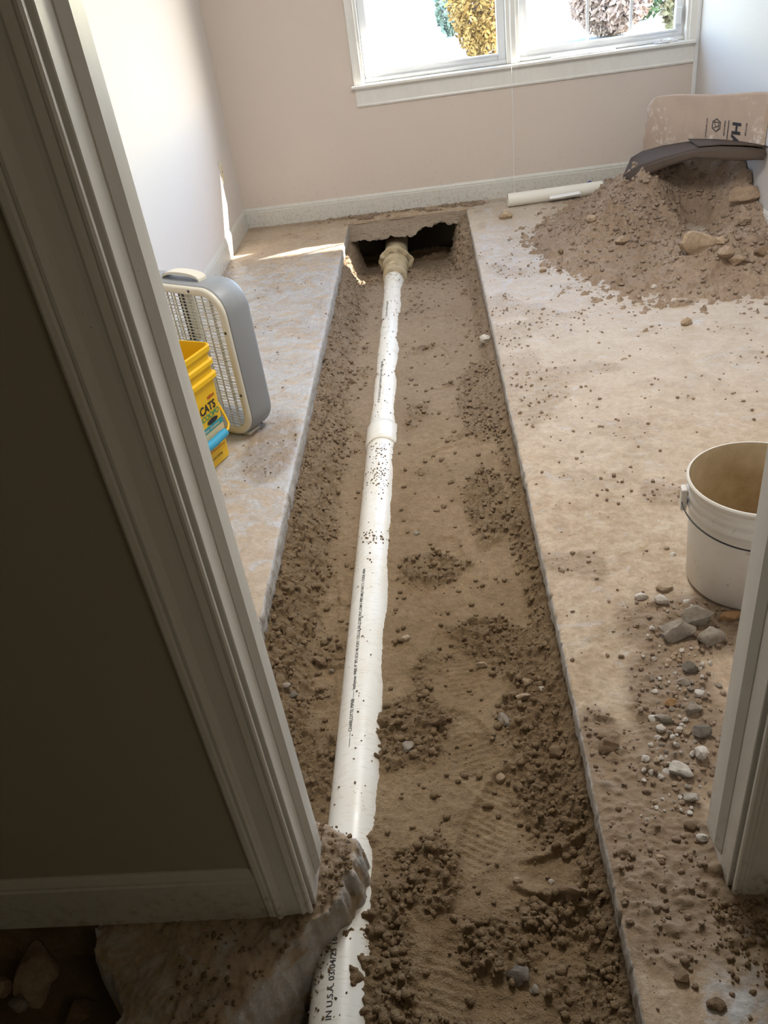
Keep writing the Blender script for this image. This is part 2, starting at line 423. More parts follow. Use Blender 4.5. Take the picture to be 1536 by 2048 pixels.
def clump_mask(x, y):
    n = fbm(x, y, 7, 3, 61)
    m = ss(-.42, -.50, x+.05*n)*1.0
    m = np.maximum(m, ss(.145, .20, x+.03*n))
    m = np.maximum(m, ss(.03, .09, x+.05*n)*ss(1.0, 1.15, y)*ss(1.85, 1.7, y))
    for (cx, cy, r, ry) in [(-.19, 1.43, .09, .10), (-.10, 2.12, .09, .07), (-.235, .80, .06, .16), (.15, .93, .09, .05), (-.13, 1.02, .05, .08), (.06, 1.78, .09, .06),
                            (-.10, .62, .08, .08), (.0, .86, .07, .05), (.1, 2.5, .07, .2), (.12, 3.3, .07, .3), (-.45, 1.35, .08, .12)]:
        m = np.maximum(m, ss(.25, .6, blob(x, y, cx, cy, r*1.3, ry*1.3)+.25*n))
    m = np.maximum(m, ss(.28, .5, n)*.6)
    m = np.maximum(m, ss(4.9, 5.3, y)*.7)
    return np.clip(m, 0, 1)

ys = rows(.45, 5.98, 1.7, .0024, .0085)
xs = np.concatenate([np.linspace(-.80, -.66, 20), np.arange(-.655, .27, .0030), np.linspace(.275, .40, 16)])
X, Y = np.meshgrid(xs, ys)
Z, Mk = soil_z(X, Y)
jx = .004+.022*ss(.03, .10, X)*ss(5.0, 5.3, Y)+.014*ss(-.48, -.54, X)
V = np.stack([X+jx*(fbm(Z*2.2+X*.3, Y, 22, 4, 71)+.6*fbm(Y, Z*2, 60, 2, 72)), Y, Z], -1)
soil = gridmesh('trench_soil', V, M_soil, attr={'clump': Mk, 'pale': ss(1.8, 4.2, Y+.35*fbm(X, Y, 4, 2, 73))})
tag(soil, 'brown trodden soil filling the long trench around the white pipe', 'soil', kind='stuff')

# under the hall and under the cavity
X, Y = np.meshgrid(np.linspace(-2.3, -.78, 60), np.linspace(-1.6, 1.2, 90))
Zp = -.34+.03*fbm(X, Y, 5, 3, 81)+.02*clods(X, Y, .06, 82)
o = gridmesh('pit_soil', np.stack([X, Y, Zp], -1), M_soil, attr={'clump': X*0+1})
tag(o, 'dark soil at the bottom of the hole under the hall wall', 'soil', kind='stuff')
X, Y = np.meshgrid(np.linspace(-.8, .5, 90), np.linspace(-1.6, .46, 60))
o = gridmesh('trench_soil', np.stack([X, Y, -.16+.02*fbm(X, Y, 5, 3, 83)-.17*ss(-.36, -.42, X)], -1), M_soil, attr={'clump': X*0+.3})
tag(o, 'brown soil of the trench in the hall behind the doorway', 'soil', kind='stuff')
X, Y = np.meshgrid(np.linspace(-.85, .5, 100), np.linspace(5.9, 6.36, 50))
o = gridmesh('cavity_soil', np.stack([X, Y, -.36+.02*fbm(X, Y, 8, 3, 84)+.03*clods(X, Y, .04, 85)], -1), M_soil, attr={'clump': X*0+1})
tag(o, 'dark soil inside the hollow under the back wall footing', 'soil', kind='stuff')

# ------------------------------------------------------------------ slabs
def slab(name, xw, xe, ys, sgn, dx=.0062):
    """slab from wall xw to the trench edge xe, with a broken side face; sgn +1 when the wall is at larger x"""
    nx = int(abs(xw-xe)/dx)
    xt = np.linspace(xw, xe+sgn*.004, nx)
    X, Y = np.meshgrid(xt, ys)
    if sgn > 0: Z, cm = right_relief(X, Y)
    else: Z, cm = left_relief(X, Y)
    d = np.abs(X-xe)
    Z = Z*ss(.0, .02, d)
    chip = np.clip(fbm(Y*0+3.1, Y, 26, 3, 90+int(sgn)), 0, 1)
    edge = .002*fbm(Y*0, Y, 9, 3, 91)+.010*np.clip(fbm(Y*0+.5, Y, 60, 2, 95)-.35, 0, 1)
    X = X+sgn*edge*ss(.02, 0, d)
    Xc = [X]; Yc = [Y]; Zc = [Z]
    zs = np.array([-.003, -.010, -.022, -.038, -.055, -.072, -.088, -.100, -.104])
    off = np.array([0, -.002, -.003, -.002, -.001, 0, .004, .012, .05])
    Y2 = np.repeat(ys[:, None], len(zs), 1); Z2 = np.repeat(zs[None], len(ys), 0)
    N = .0045*fbm(Y2*1.0, Z2*2, 22, 4, 92)+.004*fbm(Y2, Z2*3, 70, 2, 93)
    E2 = edge[:, -1:]
    X2 = xe+sgn*(E2+off[None]+N*np.minimum(1, -Z2/.02))
    Xa = np.concatenate([X, X2], 1); Ya = np.concatenate([Y, Y2], 1); Za = np.concatenate([Z, Z2], 1)
    a = {'clump': np.concatenate([cm*(1-.5*ss(2, 4, Y)), np.zeros_like(Z2)], 1)}
    return Xa, Ya, Za, a, nx
def right_relief(x, y):
    n = fbm(x, y, 6, 3, 101)
    m = np.zeros_like(x)
    grav = ss(.25, .6, np.maximum(blob(x, y, .47, 1.33, .13, .26), blob(x, y, .56, 1.62, .20, .14))+.2*n)
    m = np.maximum(m, grav)
    m = np.maximum(m, ss(.25, .6, blob(x, y, .33, 1.02, .17, .32)+.25*n)*.9)
    m = np.maximum(m, ss(.3, .6, blob(x, y, .27, 1.28, .07, .10)+.2*n))
    m = np.maximum(m, ss(.25, .7, blob(x, y, .47, .90, .16, .07)+.2*n))
    m = np.maximum(m, ss(.10, .5, n)*.30)
    m = np.maximum(m, ss(3.3, 4.6, y)*ss(.3, .9, x+.5*n)*(.25+.75*ss(.0, .25, fbm(x, y, 5, 3, 108))))
    m = np.maximum(m, ss(.28, .42, fbm(x, y, 3.1, 3, 106))*.6)
    fine = .0030*fbm(x, y*1.0, 11, 4, 102)+.0016*fbm(x, y, 60, 3, 103)
    z = fine+.007*clods(x, y, .011, 104, .9)*m+.014*clods(x, y, .024, 105, .5)*m+.0028*clods(x, y, .015, 107, .3)
    z = foot(x, y, [(.42, 1.9, .1, .3, .11, .003), (.55, 2.35, -.2, .3, .11, .003), (.35, 2.75, .2, .3, .11, .003), (.62, 3.2, 0, .3, .11, .004), (.9, 2.8, .4, .3, .11, .003),
                    (.45, 3.7, -.3, .3, .11, .004), (.8, 3.9, .2, .3, .11, .004), (.33, 1.5, -.5, .3, .1, .003), (.44, 4.5, .4, .3, .11, .004), (.5, 5.2, 0.2, .3, .14, .005)], z)
    return z+.001, m
def left_relief(x, y):
    n = fbm(x, y, 6, 3, 111)
    m = ss(.1, .5, n)*.4
    m = np.maximum(m, ss(5.3, 5.0, y)*ss(4.6, 4.9, y)*ss(-1.25, -1.36, x))
    m = np.maximum(m, ss(5.95, 6.12, y+.05*n)*.9)
    m = np.maximum(m, ss(.25, .6, blob(x, y, -.72, 2.85, .12, .3)+.3*n)*.8)
    z = .003*fbm(x, y, 11, 4, 112)+.007*clods(x, y, .016, 113, .8)*m+.006*clods(x, y, .022, 114, .3)*m+.002*clods(x, y, .02, 115, .15)
    return z+.001, m

M_slabcut = M_slab
def build_slab(name, Xa, Ya, Za, a, nx):
    y = Ya; x = Xa
    if Xa[0, 0] < 0:
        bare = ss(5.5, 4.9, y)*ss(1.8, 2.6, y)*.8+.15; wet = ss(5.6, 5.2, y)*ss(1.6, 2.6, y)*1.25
    else:
        bare = .10+.0*x+.8*ss(.85, .70, y)*ss(.30, .42, x)+.35*ss(3.6, 4.4, y)*ss(1.1, .4, x); wet = .20+.0*x+.15*ss(3.4, 4.4, y)
    bare = np.clip(bare, 0, 1); a['pale'] = ss(1.9, 3.6, y+.5*fbm(x, y, 2, 2, 74)) if x[0, 0] > 0 else .5+0*x  # paler dust far off, with some window sheen put into the colour
    bare[:, nx:] = 1; wet = wet*np.ones_like(x)
    a['bare'] = bare; a['wet'] = wet
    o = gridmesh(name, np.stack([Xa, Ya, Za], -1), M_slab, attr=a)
    o.data.materials.append(M_cut)
    m = Xa.shape[1]; nf = len(o.data.polygons); idx = (np.arange(nf) % (m-1)) >= nx
    o.data.polygons.foreach_set('material_index', idx.astype(np.int32)); o.data.update()
    o['kind'] = 'structure'
    return o
yr = rows(.35, 6.19, 2.0, .0034, .0115)
build_slab('floor', *slab('floor', 1.84, XR, yr, +1))
yl = rows(1.09, 6.19, 2.2, .004, .012)
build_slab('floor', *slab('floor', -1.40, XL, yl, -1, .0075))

# ragged slab end under the left jamb and hall wall: signed distance to a hand-shaped outline
poly = np.array([(-.62, 1.13), (-.50, 1.115), (-.42, 1.12), (-.350, 1.100), (-.315, 1.075), (-.283, 1.045), (-.277, 1.01), (-.284, .965), (-.300, .925), (-.325, .895),
                 (-.352, .868), (-.375, .84), (-.392, .815), (-.412, .775), (-.436, .748), (-.462, .72), (-.480, .68), (-.52, .64), (-.60, .60), (-.70, .57), (-.735, .64),
                 (-.715, .71), (-.755, .77), (-.80, .80), (-.815, .86), (-.83, .95), (-.9, 1.13)])
def sdist(x, y, P):
    d = np.full(x.shape, 1e9); inside = np.zeros(x.shape, bool)
    for k in range(len(P)):
        a = P[k]; b = P[(k+1) % len(P)]; e = b-a
        t = np.clip(((x-a[0])*e[0]+(y-a[1])*e[1])/(e@e), 0, 1)
        d = np.minimum(d, np.hypot(x-a[0]-t*e[0], y-a[1]-t*e[1]))
        c = ((a[1] > y) != (b[1] > y)) & (x < (b[0]-a[0])*(y-a[1])/(b[1]-a[1]+1e-12)+a[0]); inside ^= c
    return np.where(inside, d, -d)
xs = np.arange(-.96, -.24, .0032); ysq = np.arange(.45, 1.16, .0036)
X, Y = np.meshgrid(xs, ysq)
D = sdist(X, Y, poly)-.008+.012*fbm(X, Y, 20, 4, 121)+.007*fbm(X, Y, 60, 3, 122)+.006*clods(X, Y, .03, 128, .7)
Z = -.40*ss(.003, -.034, D)
rim = ss(.05, .0, D)*ss(-.03, .0, D)
fz = ss(.004, -.004, D)*ss(-.05, -.02, D); Z = Z+fz*(.028*fbm(X, Y, 45, 3, 129)+.02*clods(X, Y, .02, 130, .7))
Z = Z-.012*ss(.045, 0, D)+.006*fbm(X, Y, 30, 4, 123)+.010*fbm(X, Y, 12, 3, 125)*ss(.01, -.02, D)
dirt = ss(-.40, -.36, X)*.8+ss(.1, .4, fbm(X, Y, 14, 3, 124))*.5+ss(.84, .88, Y)*.6
dirt = np.clip(dirt, 0, 1)*ss(-.002, .02, D)
Z = Z+.012*clods(X, Y, .018, 126, .8)*dirt+.008*clods(X, Y, .010, 127, .8)*dirt
o = gridmesh('floor', np.stack([X, Y, Z], -1), M_slab, attr={'clump': dirt, 'bare': .55-dirt*.5+.5*ss(.015, -.005, D), 'wet': X*0+.15})
bm = bmesh.new(); bm.from_mesh(o.data)
bmesh.ops.delete(bm, geom=[v for v in bm.verts if v.co.z < -.37], context='VERTS'); bm.to_mesh(o.data); bm.free()
o['kind'] = 'structure'

# broken footing at the head of the trench: ragged face above a hollow
xs = np.arange(-.64, .30, .005); tt = np.linspace(0, 1, 46)
T, X = np.meshgrid(tt, xs)
zb = -.105+.05*ss(-.35, .1, X)+.045*fbm(X, X*0, 7, 4, 131)*1.0+.012*fbm(X, X*0+2, 30, 2, 132)
zb = np.minimum(zb, -.045); 
yt = 5.955-.02*fbm(X, X*0, 6, 2, 133)
face = np.clip(T/.62, 0, 1); und = np.clip((T-.62)/.38, 0, 1)
Zf = zb*face-.02*np.sin(und*math.pi)*0
Yf = yt-face*.17*(.5+.5*ss(.2, -.5, X))+und*.42
Yf = Yf+.030*fbm(X, T*.5, 12, 4, 134)*np.minimum(face, 1)-.02*clods(X, T*.14, .06, 141, .8)*face+.01*fbm(X*1.0, T, 40, 3, 135)
Zf = Zf+.004+.010*fbm(X, T*.3, 30, 3, 136)*face-.004*und
o = gridmesh('floor', np.stack([X, Yf, Zf], -1), M_foot, attr={'clump': X*0+.1, 'pale': X*0+.25}); o['kind'] = 'structure'
# strip of slab between the footing face and the baseboard
X, Y = np.meshgrid(np.linspace(-.66, .32, 180), np.linspace(5.90, 6.19, 50))
Yq = np.maximum(Y, 5.945+.01*fbm(X, X*0, 12, 2, 137))
m = ss(6.06, 6.13, Y+.04*fbm(X, Y, 12, 2, 138))
o = gridmesh('floor', np.stack([X, Yq, .004*fbm(X, Y, 20, 3, 139)+.012*clods(X, Y, .02, 140, .7)*m], -1), M_slab,
             attr={'clump': m*.6, 'bare': X*0+.25, 'wet': X*0}); o['kind'] = 'structure'
# foundation wall closing the hollow, its shade painted in as near-black
f = MB().box(-.95, .6, 6.33, 6.5, -.6, .0); o = f.build('trim_1', M_hollow); o['kind'] = 'structure'
f = MB().box(-.80, -.64, 5.6, 6.5, -.45, -.11); f.box(.27, .6, 5.6, 6.5, -.45, -.11); o = f.build('trim_1', M_soil); o['kind'] = 'structure'

# hall floor behind the camera and right
f = MB().box(.25, 1.9, -1.6, .36, -.1, 0); f.build('floor', M_slab)['kind'] = 'structure'

# ------------------------------------------------------------------ walls
def wallbox(name, *b, m=M_back):
    o = MB().box(*b).build(name, m); o['kind'] = 'structure'; return o
CZ = 2.85; WX0, WX1, WZ0, WZ1 = -.40, 1.75, .835, 2.25
H = MB()
H.box(WL-.15, WX0, YB, YB+.15, -.02, CZ); H.box(WX1, WR+.15, YB, YB+.15, -.02, CZ)
H.box(WX0, WX1, YB, YB+.15, -.02, WZ0); H.box(WX0, WX1, YB, YB+.15, WZ1, CZ)
H.build('wall_back', M_back)['kind'] = 'structure'
wallbox('wall_left', WL-.15, WL, 1.03, YB, -.02, CZ, m=M_left)
M_right = wall_mat('grey_wall_paint', (.60, .575, .55), .2)  # room paint darkened to hold back the window light on this wall
wallbox('wall_right', WR, WR+.15, 1.03, YB, -.02, CZ, m=M_right)
H = MB()
JL, JR, JY0, JY1 = -.356, .446, .896, 1.030      # door opening faces and jamb depth
TH = .02
H.box(-2.3, JL-TH, .886, 1.028, .004, CZ); H.box(JR+TH, WR+.15, .886, 1.028, .004, CZ); H.box(JL-TH, JR+TH, .886, 1.028, 2.42, CZ)
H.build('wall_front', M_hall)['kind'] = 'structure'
# paint skin of the room on the inside of the front wall
H = MB(); H.box(WL, JL-TH, 1.028, 1.033, .004, CZ); H.box(JR+TH, WR, 1.028, 1.033, .004, CZ); H.box(JL-TH, JR+TH, 1.028, 1.033, 2.42, CZ)
H.build('wall_front', M_left)['kind'] = 'structure'
wallbox('ceiling', WL-.15, WR+.15, .886, YB+.15, CZ, CZ+.1, m=M_ceil)
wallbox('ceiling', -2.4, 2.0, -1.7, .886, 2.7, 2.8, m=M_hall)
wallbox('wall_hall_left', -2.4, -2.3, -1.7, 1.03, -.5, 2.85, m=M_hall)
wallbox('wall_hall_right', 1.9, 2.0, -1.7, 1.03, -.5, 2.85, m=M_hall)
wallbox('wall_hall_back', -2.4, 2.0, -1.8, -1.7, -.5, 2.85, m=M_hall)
wallbox('trim_1', -2.3, -.83, .99, 1.09, -.45, -.002, m=M_soil)

# door lining: jamb + stop + casings, each its own piece of the setting
def doorside(x, s, n):
    """s=+1: left jamb (faces +x)"""
    o = MB().box(min(x, x-s*TH), max(x, x-s*TH), JY0, JY1, .002, 2.42, .0015).build(n, M_trim); o['kind'] = 'structure'
    j = o
    # stop with a mitred foot
    sx = x+s*.012
    b = MB(); v = []
    for (xx, z) in ((x, .055), (sx, .072)):
        pass
    ya, yb, yc = .948, .953, .984
    pts = [(x, ya-.008), (x+s*.002, ya-.008), (sx, ya+.006), (sx, yc-.004), (x+s*.009, yc), (x, yc)]
    bmv0 = [b.bm.verts.new((p[0], p[1], .045+(p[1]-ya)*1.0)) for p in pts]; bmv1 = [b.bm.verts.new((p[0], p[1], 2.40)) for p in pts]
    for k in range(6): b.bm.faces.new((bmv0[k], bmv0[(k+1) % 6], bmv1[(k+1) % 6], bmv1[k]))
    b.bm.faces.new(bmv0[::-1]); b.bm.faces.new(bmv1)
    b.build('door_stop', M_trim, j)
    # moulded hall casing: x outward from the opening, y toward the hall
    e = x-s*.005; w = .088; W0 = .886
    prof = [(0, 0), (0, .006), (.003, .009), (.007, .009), (.010, .006), (.014, .007), (.016, .010), (.020, .011), (.024, .009), (.030, .0085), (.052, .0105), (.058, .0125),
            (.060, .017), (.064, .019), (.069, .018), (.071, .0145), (.076, .0165), (.084, .0165), (.088, .014), (.088, 0)]
    b = MB().prism([(e-s*p[0], W0-p[1]) for p in prof], 'z', .003, 2.45); b.build('door_casing', M_trim, j)
    b = MB().prism([(e-s*p[0], 1.033+p[1]) for p in prof], 'z', .003, 2.45); b.build('door_casing', M_trim, j)
    return j
doorside(JL, +1, 'door_1'); doorside(JR, -1, 'door_1')
o = MB().box(JL, JR, JY0, JY1, 2.40, 2.42).build('trim_2', M_trim); o['kind'] = 'structure'

# baseboards with a moulded top
def bbprof(t=.014, h=.137): return [(0, 0), (t, 0), (t, h*.80), (t*.8, h*.83), (t*.85, h*.88), (t*.5, h*.96), (t*.25, h), (0, h)]
def baseb(name, axis, wallc, sgn, a0, a1, m=M_base, h=.137, z0=.002):
    pr = [(wallc+sgn*p[0], z0+p[1]) for p in bbprof(h=h)]
    o = MB().prism(pr, axis, a0, a1).build(name, m); o['kind'] = 'structure'; return o
baseb('baseboard_back', 'x', YB, -1, WL, WR)
baseb('baseboard_left', 'y', WL, +1, 1.035, YB)
baseb('baseboard_right', 'y', WR, -1, 1.035, YB)
baseb('baseboard_hall', 'x', .886, -1, -2.3, -.450, h=.155)
baseb('baseboard_hall', 'x', .886, -1, .540, 1.9, h=.155)
# white strip standing in for the sun-grazed corner right of the window
o = MB().box(1.790, WR, YB-.022, YB, .14, CZ, .003).build('trim_3', M_white); o['kind'] = 'structure'

# ------------------------------------------------------------------ window
win = empty('window_1', (0, 0, 0)); win['kind'] = 'structure'
b = MB().box(-.475, 1.789, YB-.050, YB+.10, .828, .846, .004, 2); b.build('stool', M_trim, win)
b = MB().prism([(YB, .712), (YB-.012, .712), (YB-.016, .722), (YB-.013, .730), (YB-.013, .815), (YB-.018, .828), (YB, .828)], 'x', -.452, 1.789); b.build('apron', M_trim, win)
cp = [(0, 0), (0, .010), (.006, .014), (.012, .010), (.030, .012), (.044, .018), (.056, .020), (.060, .016), (.060, 0)]
MB().prism([(WX0+.003-p[0], YB-p[1]) for p in cp], 'z', .846, 2.3).build('window_casing', M_trim, win)
MB().prism([(WX1-.003+min(p[0], .045), YB-p[1]) for p in cp], 'z', .846, 2.3).build('window_casing', M_trim, win)
b = MB().box(WX0, WX0+.018, YB, YB+.15, .846, WZ1); b.build('window_jamb', M_trim, win)
b = MB().box(WX1-.018, WX1, YB, YB+.15, .846, WZ1); b.build('window_jamb', M_trim, win)
b = MB().box(WX0, WX1, YB, YB+.15, WZ1-.018, WZ1); b.build('window_jamb', M_trim, win)
b = MB().box(.575, .665, YB+.03, YB+.15, .846, WZ1, .004); b.box(.60, .64, YB+.012, YB+.03, .846, WZ1, .003); b.build('mullion', M_trim, win)
def sash(x0, x1, bars, name):
    z0, z1 = .848, 2.22; yA, yB = YB+.075, YB+.115; sw = .055
    s_ = MB().box(x0, x0+sw, yA, yB, z0, z1, .004); s_.box(x1-sw, x1, yA, yB, z0, z1, .004)
    s_.box(x0+sw, x1-sw, yA, yB, z0, z0+.062, .004); s_.box(x0+sw, x1-sw, yA, yB, z1-.06, z1, .004)
    s_.box(x0+sw-.012, x1-sw+.012, yA-.012, yA, z0+.052, z0+.064, .002)
    s_.box(x0, x1, yA-.03, yA, z0, z0+.022, .003)
    so = s_.build('sash', M_vinyl, win)
    MB().box(x0+sw, x1-sw, YB+.093, YB+.097, z0+.06, z1-.06).build('pane', M_glass, so)
    for bx in bars: MB().box(bx-.009, bx+.009, YB+.088, YB+.102, z0+.06, z1-.06).build('glazing_bar', M_vinyl, so)
    if bars: MB().box(x0+sw, x1-sw, YB+.088, YB+.102, 1.52, 1.54).build('glazing_bar', M_vinyl, so)
    return so
sash(WX0+.018, .575, [], 'l'); s2 = sash(.665, WX1-.018, [1.115, 1.395], 'r')
lk = MB().box(1.668, 1.712, YB+.045, YB+.075, .935, 1.035, .006).build('sash_lock', M_vinyl, win)

# things on the sill
o = MB().box(0, .42, -.008, .008, 0, .010, .002).build('plastic_strip', M_white); o.location = (.86, 6.150, .847); o.rotation_euler = (0, 0, math.radians(1.5))
tag(o, 'thin white plastic strip lying along the window sill', 'strip')
b = bmesh.new(); bmesh.ops.create_icosphere(b, subdivisions=3, radius=1)
for v in b.verts:
    k = 1+.25*math.sin(v.co.x*9+v.co.y*5)+.18*math.sin(v.co.y*13+v.co.z*7); v.co = Vector((v.co.x*.062*k, v.co.y*.026*k, max(v.co.z, -.4)*.016*k))
me = bpy.data.meshes.new('crumpled_paper'); b.to_mesh(me); b.free(); o = link('crumpled_paper', me, M_white); o.location = (1.60, 6.165, .8535)
tag(o, 'crumpled white tissue at the right end of the window sill', 'tissue')
b = MB(); b.tube([(.600, 6.095, 2.35), (.598, 6.093, 1.2), (.590, 6.090, .3), (.585, 6.09, .035)], .0016, 6)
o = b.build('blind_cord', M_white); tag(o, 'thin white cord hanging in front of the window wall down to the floor', 'cord')
MB().lathe([(.0, .050), (.004, .048), (.007, .035), (.008, .020), (.0, .018)], .585, 6.09, 10).build('tassel', M_white, o)

# outlet
ou = MB().box(0, .006, -.042, .042, -.072, .072, .003, 2).build('wall_outlet', M_cream); ou.location = (WL, 5.755, .49)
tag(ou, 'cream outlet cover on the left wall near the corner', 'outlet')
for z in (.024, -.024): MB().box(.006, .008, -.017, .017, z-.017, z+.017, .001).build('socket_face', M_lab, ou)
MB().lathe([(.0, .004), (.004, .003), (.004, 0)], 0, 0, 8).build('screw', M_dark, ou).matrix_local = Matrix.Translation((.0055, 0, 0))@Matrix.Rotation(math.pi/2, 4, 'Y')

# ------------------------------------------------------------------ text helper
def textmesh(s, size, bold=0.0, sx=1.0, ext=.0):
    c = bpy.data.curves.new('t', 'FONT'); c.body = s; c.size = size; c.offset = bold; c.resolution_u = 3; c.extrude = ext; c.align_x = 'LEFT'
    o = bpy.data.objects.new('t', c); COL.objects.link(o)
    dg = bpy.context.evaluated_depsgraph_get(); dg.update()
    me = bpy.data.meshes.new_from_object(o.evaluated_get(dg))
    bpy.data.objects.remove(o); me.transform(Matrix.Diagonal((sx, 1, 1, 1))); return me

# ------------------------------------------------------------------ pipe
pipe = empty('drain_pipe', (0, 0, 0)); tag(pipe, 'long white plastic drain pipe half buried along the middle of the trench', 'pipe')
def pcen(y): return np.array([float(pax(y)), y, float(paz(y))])
def ptube(y0, y1, R, name, step=.12, rin=None, mt=None):
    n = max(2, int((y1-y0)/step)); prof = [(y0+(y1-y0)*k/n, R) for k in range(n+1)]
    if rin: prof = [(y0, rin)]+[(y0, R-.003), (y0+.003, R)]+prof[1:-1]+[(y1-.003, R), (y1, R-.003), (y1, rin)]
    V = []
    for (y, r) in prof:
        c = pcen(y); V.append([(c[0]+r*math.cos(a), c[1], c[2]+r*math.sin(a)) for a in np.linspace(0, 2*math.pi, 64, endpoint=False)])
    return gridmesh(name, np.array(V), mt or M_pvc, pipe, closed=True)
ptube(-1.0, 3.10, PR, 'pipe_length')
ptube(3.10, 5.34, PR-.001, 'pipe_length')
ptube(3.01, 3.18, PR+.0075, 'coupling', .03, PR-.002)
def pipe_text(s, y0, size, theta, sx=1.0, bold=0.0):
    me = textmesh(s, size, bold, sx)
    co = np.empty(len(me.vertices)*3); me.vertices.foreach_get('co', co); co = co.reshape(-1, 3)
    out = np.empty_like(co)
    for k, (x, y, z) in enumerate(co):
        yy = y0+x; c = pcen(yy); a = theta+y/PR; r = PR+.0007
        out[k] = (c[0]+r*math.cos(a), yy, c[2]+r*math.sin(a))
    me.vertices.foreach_set('co', out.reshape(-1)); me.update()
    return link('printed_text', me, M_ink, pipe)
tA = math.radians(104)
pipe_text('IN U.S.A. 03/04/23 18-33', .722, .0180, math.radians(98), 1.0, .0002)
pipe_text('MADE', .62, .0200, math.radians(98), 1.05, .0002)
pipe_text('------- — CHARLOTTE PIPE® —— bathymer 4400 4" IPS SCH 40 IOEY CELLULAR CORE PVC-DWV PIPE MILITARY F. CODE 4004', 1.375, .0135, tA, 1.0, .0002)
pipe_text('4" IPS SCH 40 CELLULAR CORE PVC-DWV PIPE  ASTM F 891', 3.36, .0150, tA, 1.2, .0002)
pipe_text('CELLULAR CORE PVC-DWV PIPE', 4.45, .0150, tA, 1.2, .0002)

# older clay hub at the head of the trench
old = empty('old_drain_hub', (0, 0, 0)); tag(old, 'stained old pipe hub with a broken collar sticking out of the hollow under the footing', 'pipe')
def lat_y(prof, name, m, cx, cz, slope, wob=0, seg=56):
    V = []
    for (y, r) in prof:
        V.append([(cx+r*math.cos(a)*(1+wob*fbm(np.array(a*3.), np.array(y*9), 1.0, 2, 150)), y, cz+slope*(y-5.3)+r*math.sin(a)*(1+wob*fbm(np.array(a*3.), np.array(y*9), 1.0, 2, 150))) for a in np.linspace(0, 2*math.pi, seg, endpoint=False)])
    return gridmesh(name, np.array(V, float), m, old, closed=True)
lat_y([(5.26, .060), (5.26, .072), (5.275, .080), (5.40, .082), (5.52, .082), (5.53, .090), (5.56, .092), (5.575, .084), (5.9, .082), (6.3, .082)], 'hub', M_clay, -.288, -.212, 0)
V = []
for y, r in ((5.60, .084), (5.598, .112), (5.615, .118), (5.64, .112), (5.66, .086)):
    V.append([(-.288+r*math.cos(a)*(1+.06*math.sin(a*5+1)+.05*math.sin(a*11)), y+.01*math.sin(a*7), -.212+r*math.sin(a)*(1+.05*math.sin(a*4))) for a in np.linspace(0, 2*math.pi, 48, endpoint=False)])
gridmesh('broken_collar', np.array(V), M_clay, old, closed=True)

# ------------------------------------------------------------------ box fan
fan = empty('box_fan', (-.795, 2.87, .0), math.atan2(-.523, .852))
tag(fan, 'grey square box fan with cream grille standing on the floor by the left wall', 'fan')
FW, FH, FD = .62, .628, .142   # local: x from -FW to 0 along the front, y = depth, z up
def rrect(x0, x1, z0, z1, r, n=8):
    P = []
    for (cx, cz, a0) in ((x1-r, z0+r, -90), (x1-r, z1-r, 0), (x0+r, z1-r, 90), (x0+r, z0+r, 180)):
        for k in range(n+1): a = math.radians(a0+90*k/n); P.append((cx+r*math.cos(a), cz+r*math.sin(a)))
    return P
def loft(name, loops, m, parent, close_v=False):
    V = np.array([[(p[0], y, p[1]) for p in L] for (L, y) in loops]); return gridmesh(name, V, m, parent, closed=True)
z0 = .006
L = lambda ins, r=.105: rrect(-FW+ins, -ins, z0+ins, FH-ins, max(r-ins, .02))
loft('shell', [(L(.012), .012), (L(.003), .012), (L(0), .018), (L(0), FD-.02), (L(.006), FD-.006), (L(.022), FD), (L(.035), FD), (L(.035), .02)], M_grey, fan)
bez = loft('bezel', [(L(.034), .018), (L(.034), .002), (L(.028), -.004), (L(.012), -.004), (L(.004), .001), (L(.004), .014), (L(.012), .016)], M_cream, fan)
g = MB(); 
def inx(z):   # half chord of rounded rectangle at height z
    a, r = .034, .071; zz = min(max(z-z0-a, 0), FH-2*a-z0); top = (FH-z0-2*a)
    d = min(zz, top-zz)
    return 0 if d >= r else r-math.sqrt(max(r*r-(r-d)**2, 0))
n = 44
for k in range(1, n):
    z = z0+.034+(FH-z0-.068)*k/n; e = inx(z)
    g.box(-FW+.034+e, -.034-e, .000, .004, z-.0010, z+.0010)
for k in range(1, 15):
    x = -FW+.034+(FW-.068)*k/15; d = min(x+FW-.034, -.034-x); r = .071
    e = 0 if d >= r else r-math.sqrt(max(r*r-(r-d)**2, 0))
    g.box(x-.0014, x+.0014, .002, .008, z0+.034+e, FH-.034-e)
gr = g.build('front_grille', M_cream, fan, kind='stuff')
g = MB()
for k in range(1, 30):
    z = z0+.034+(FH-z0-.068)*k/30; e = inx(z); g.box(-FW+.034+e, -.034-e, FD-.012, FD-.009, z-.0012, z+.0012)
g.box(-FW/2-.018, -FW/2+.018, FD-.03, FD-.014, .04, FH-.04)
for x in (-.2, -.42): g.box(x-.003, x+.003, FD-.012, FD-.008, .04, FH-.04)
g.build('rear_grille', M_cream, fan, kind='stuff')
MB().box(-.255-.007, -.255+.007, .03, .045, .04, FH-.04).build('motor_strut', M_dark, fan)
hb = MB(); prof = [(.0, .0), (.05, .0), (.055, .01), (.055, .055), (0, .055)]; hb.lathe(prof, 0, 0, 24)
ho = hb.build('motor', M_grey, fan, True, 40); ho.matrix_local = Matrix.Translation((-FW/2, .105, FH/2))@Matrix.Rotation(math.pi/2, 4, 'X')
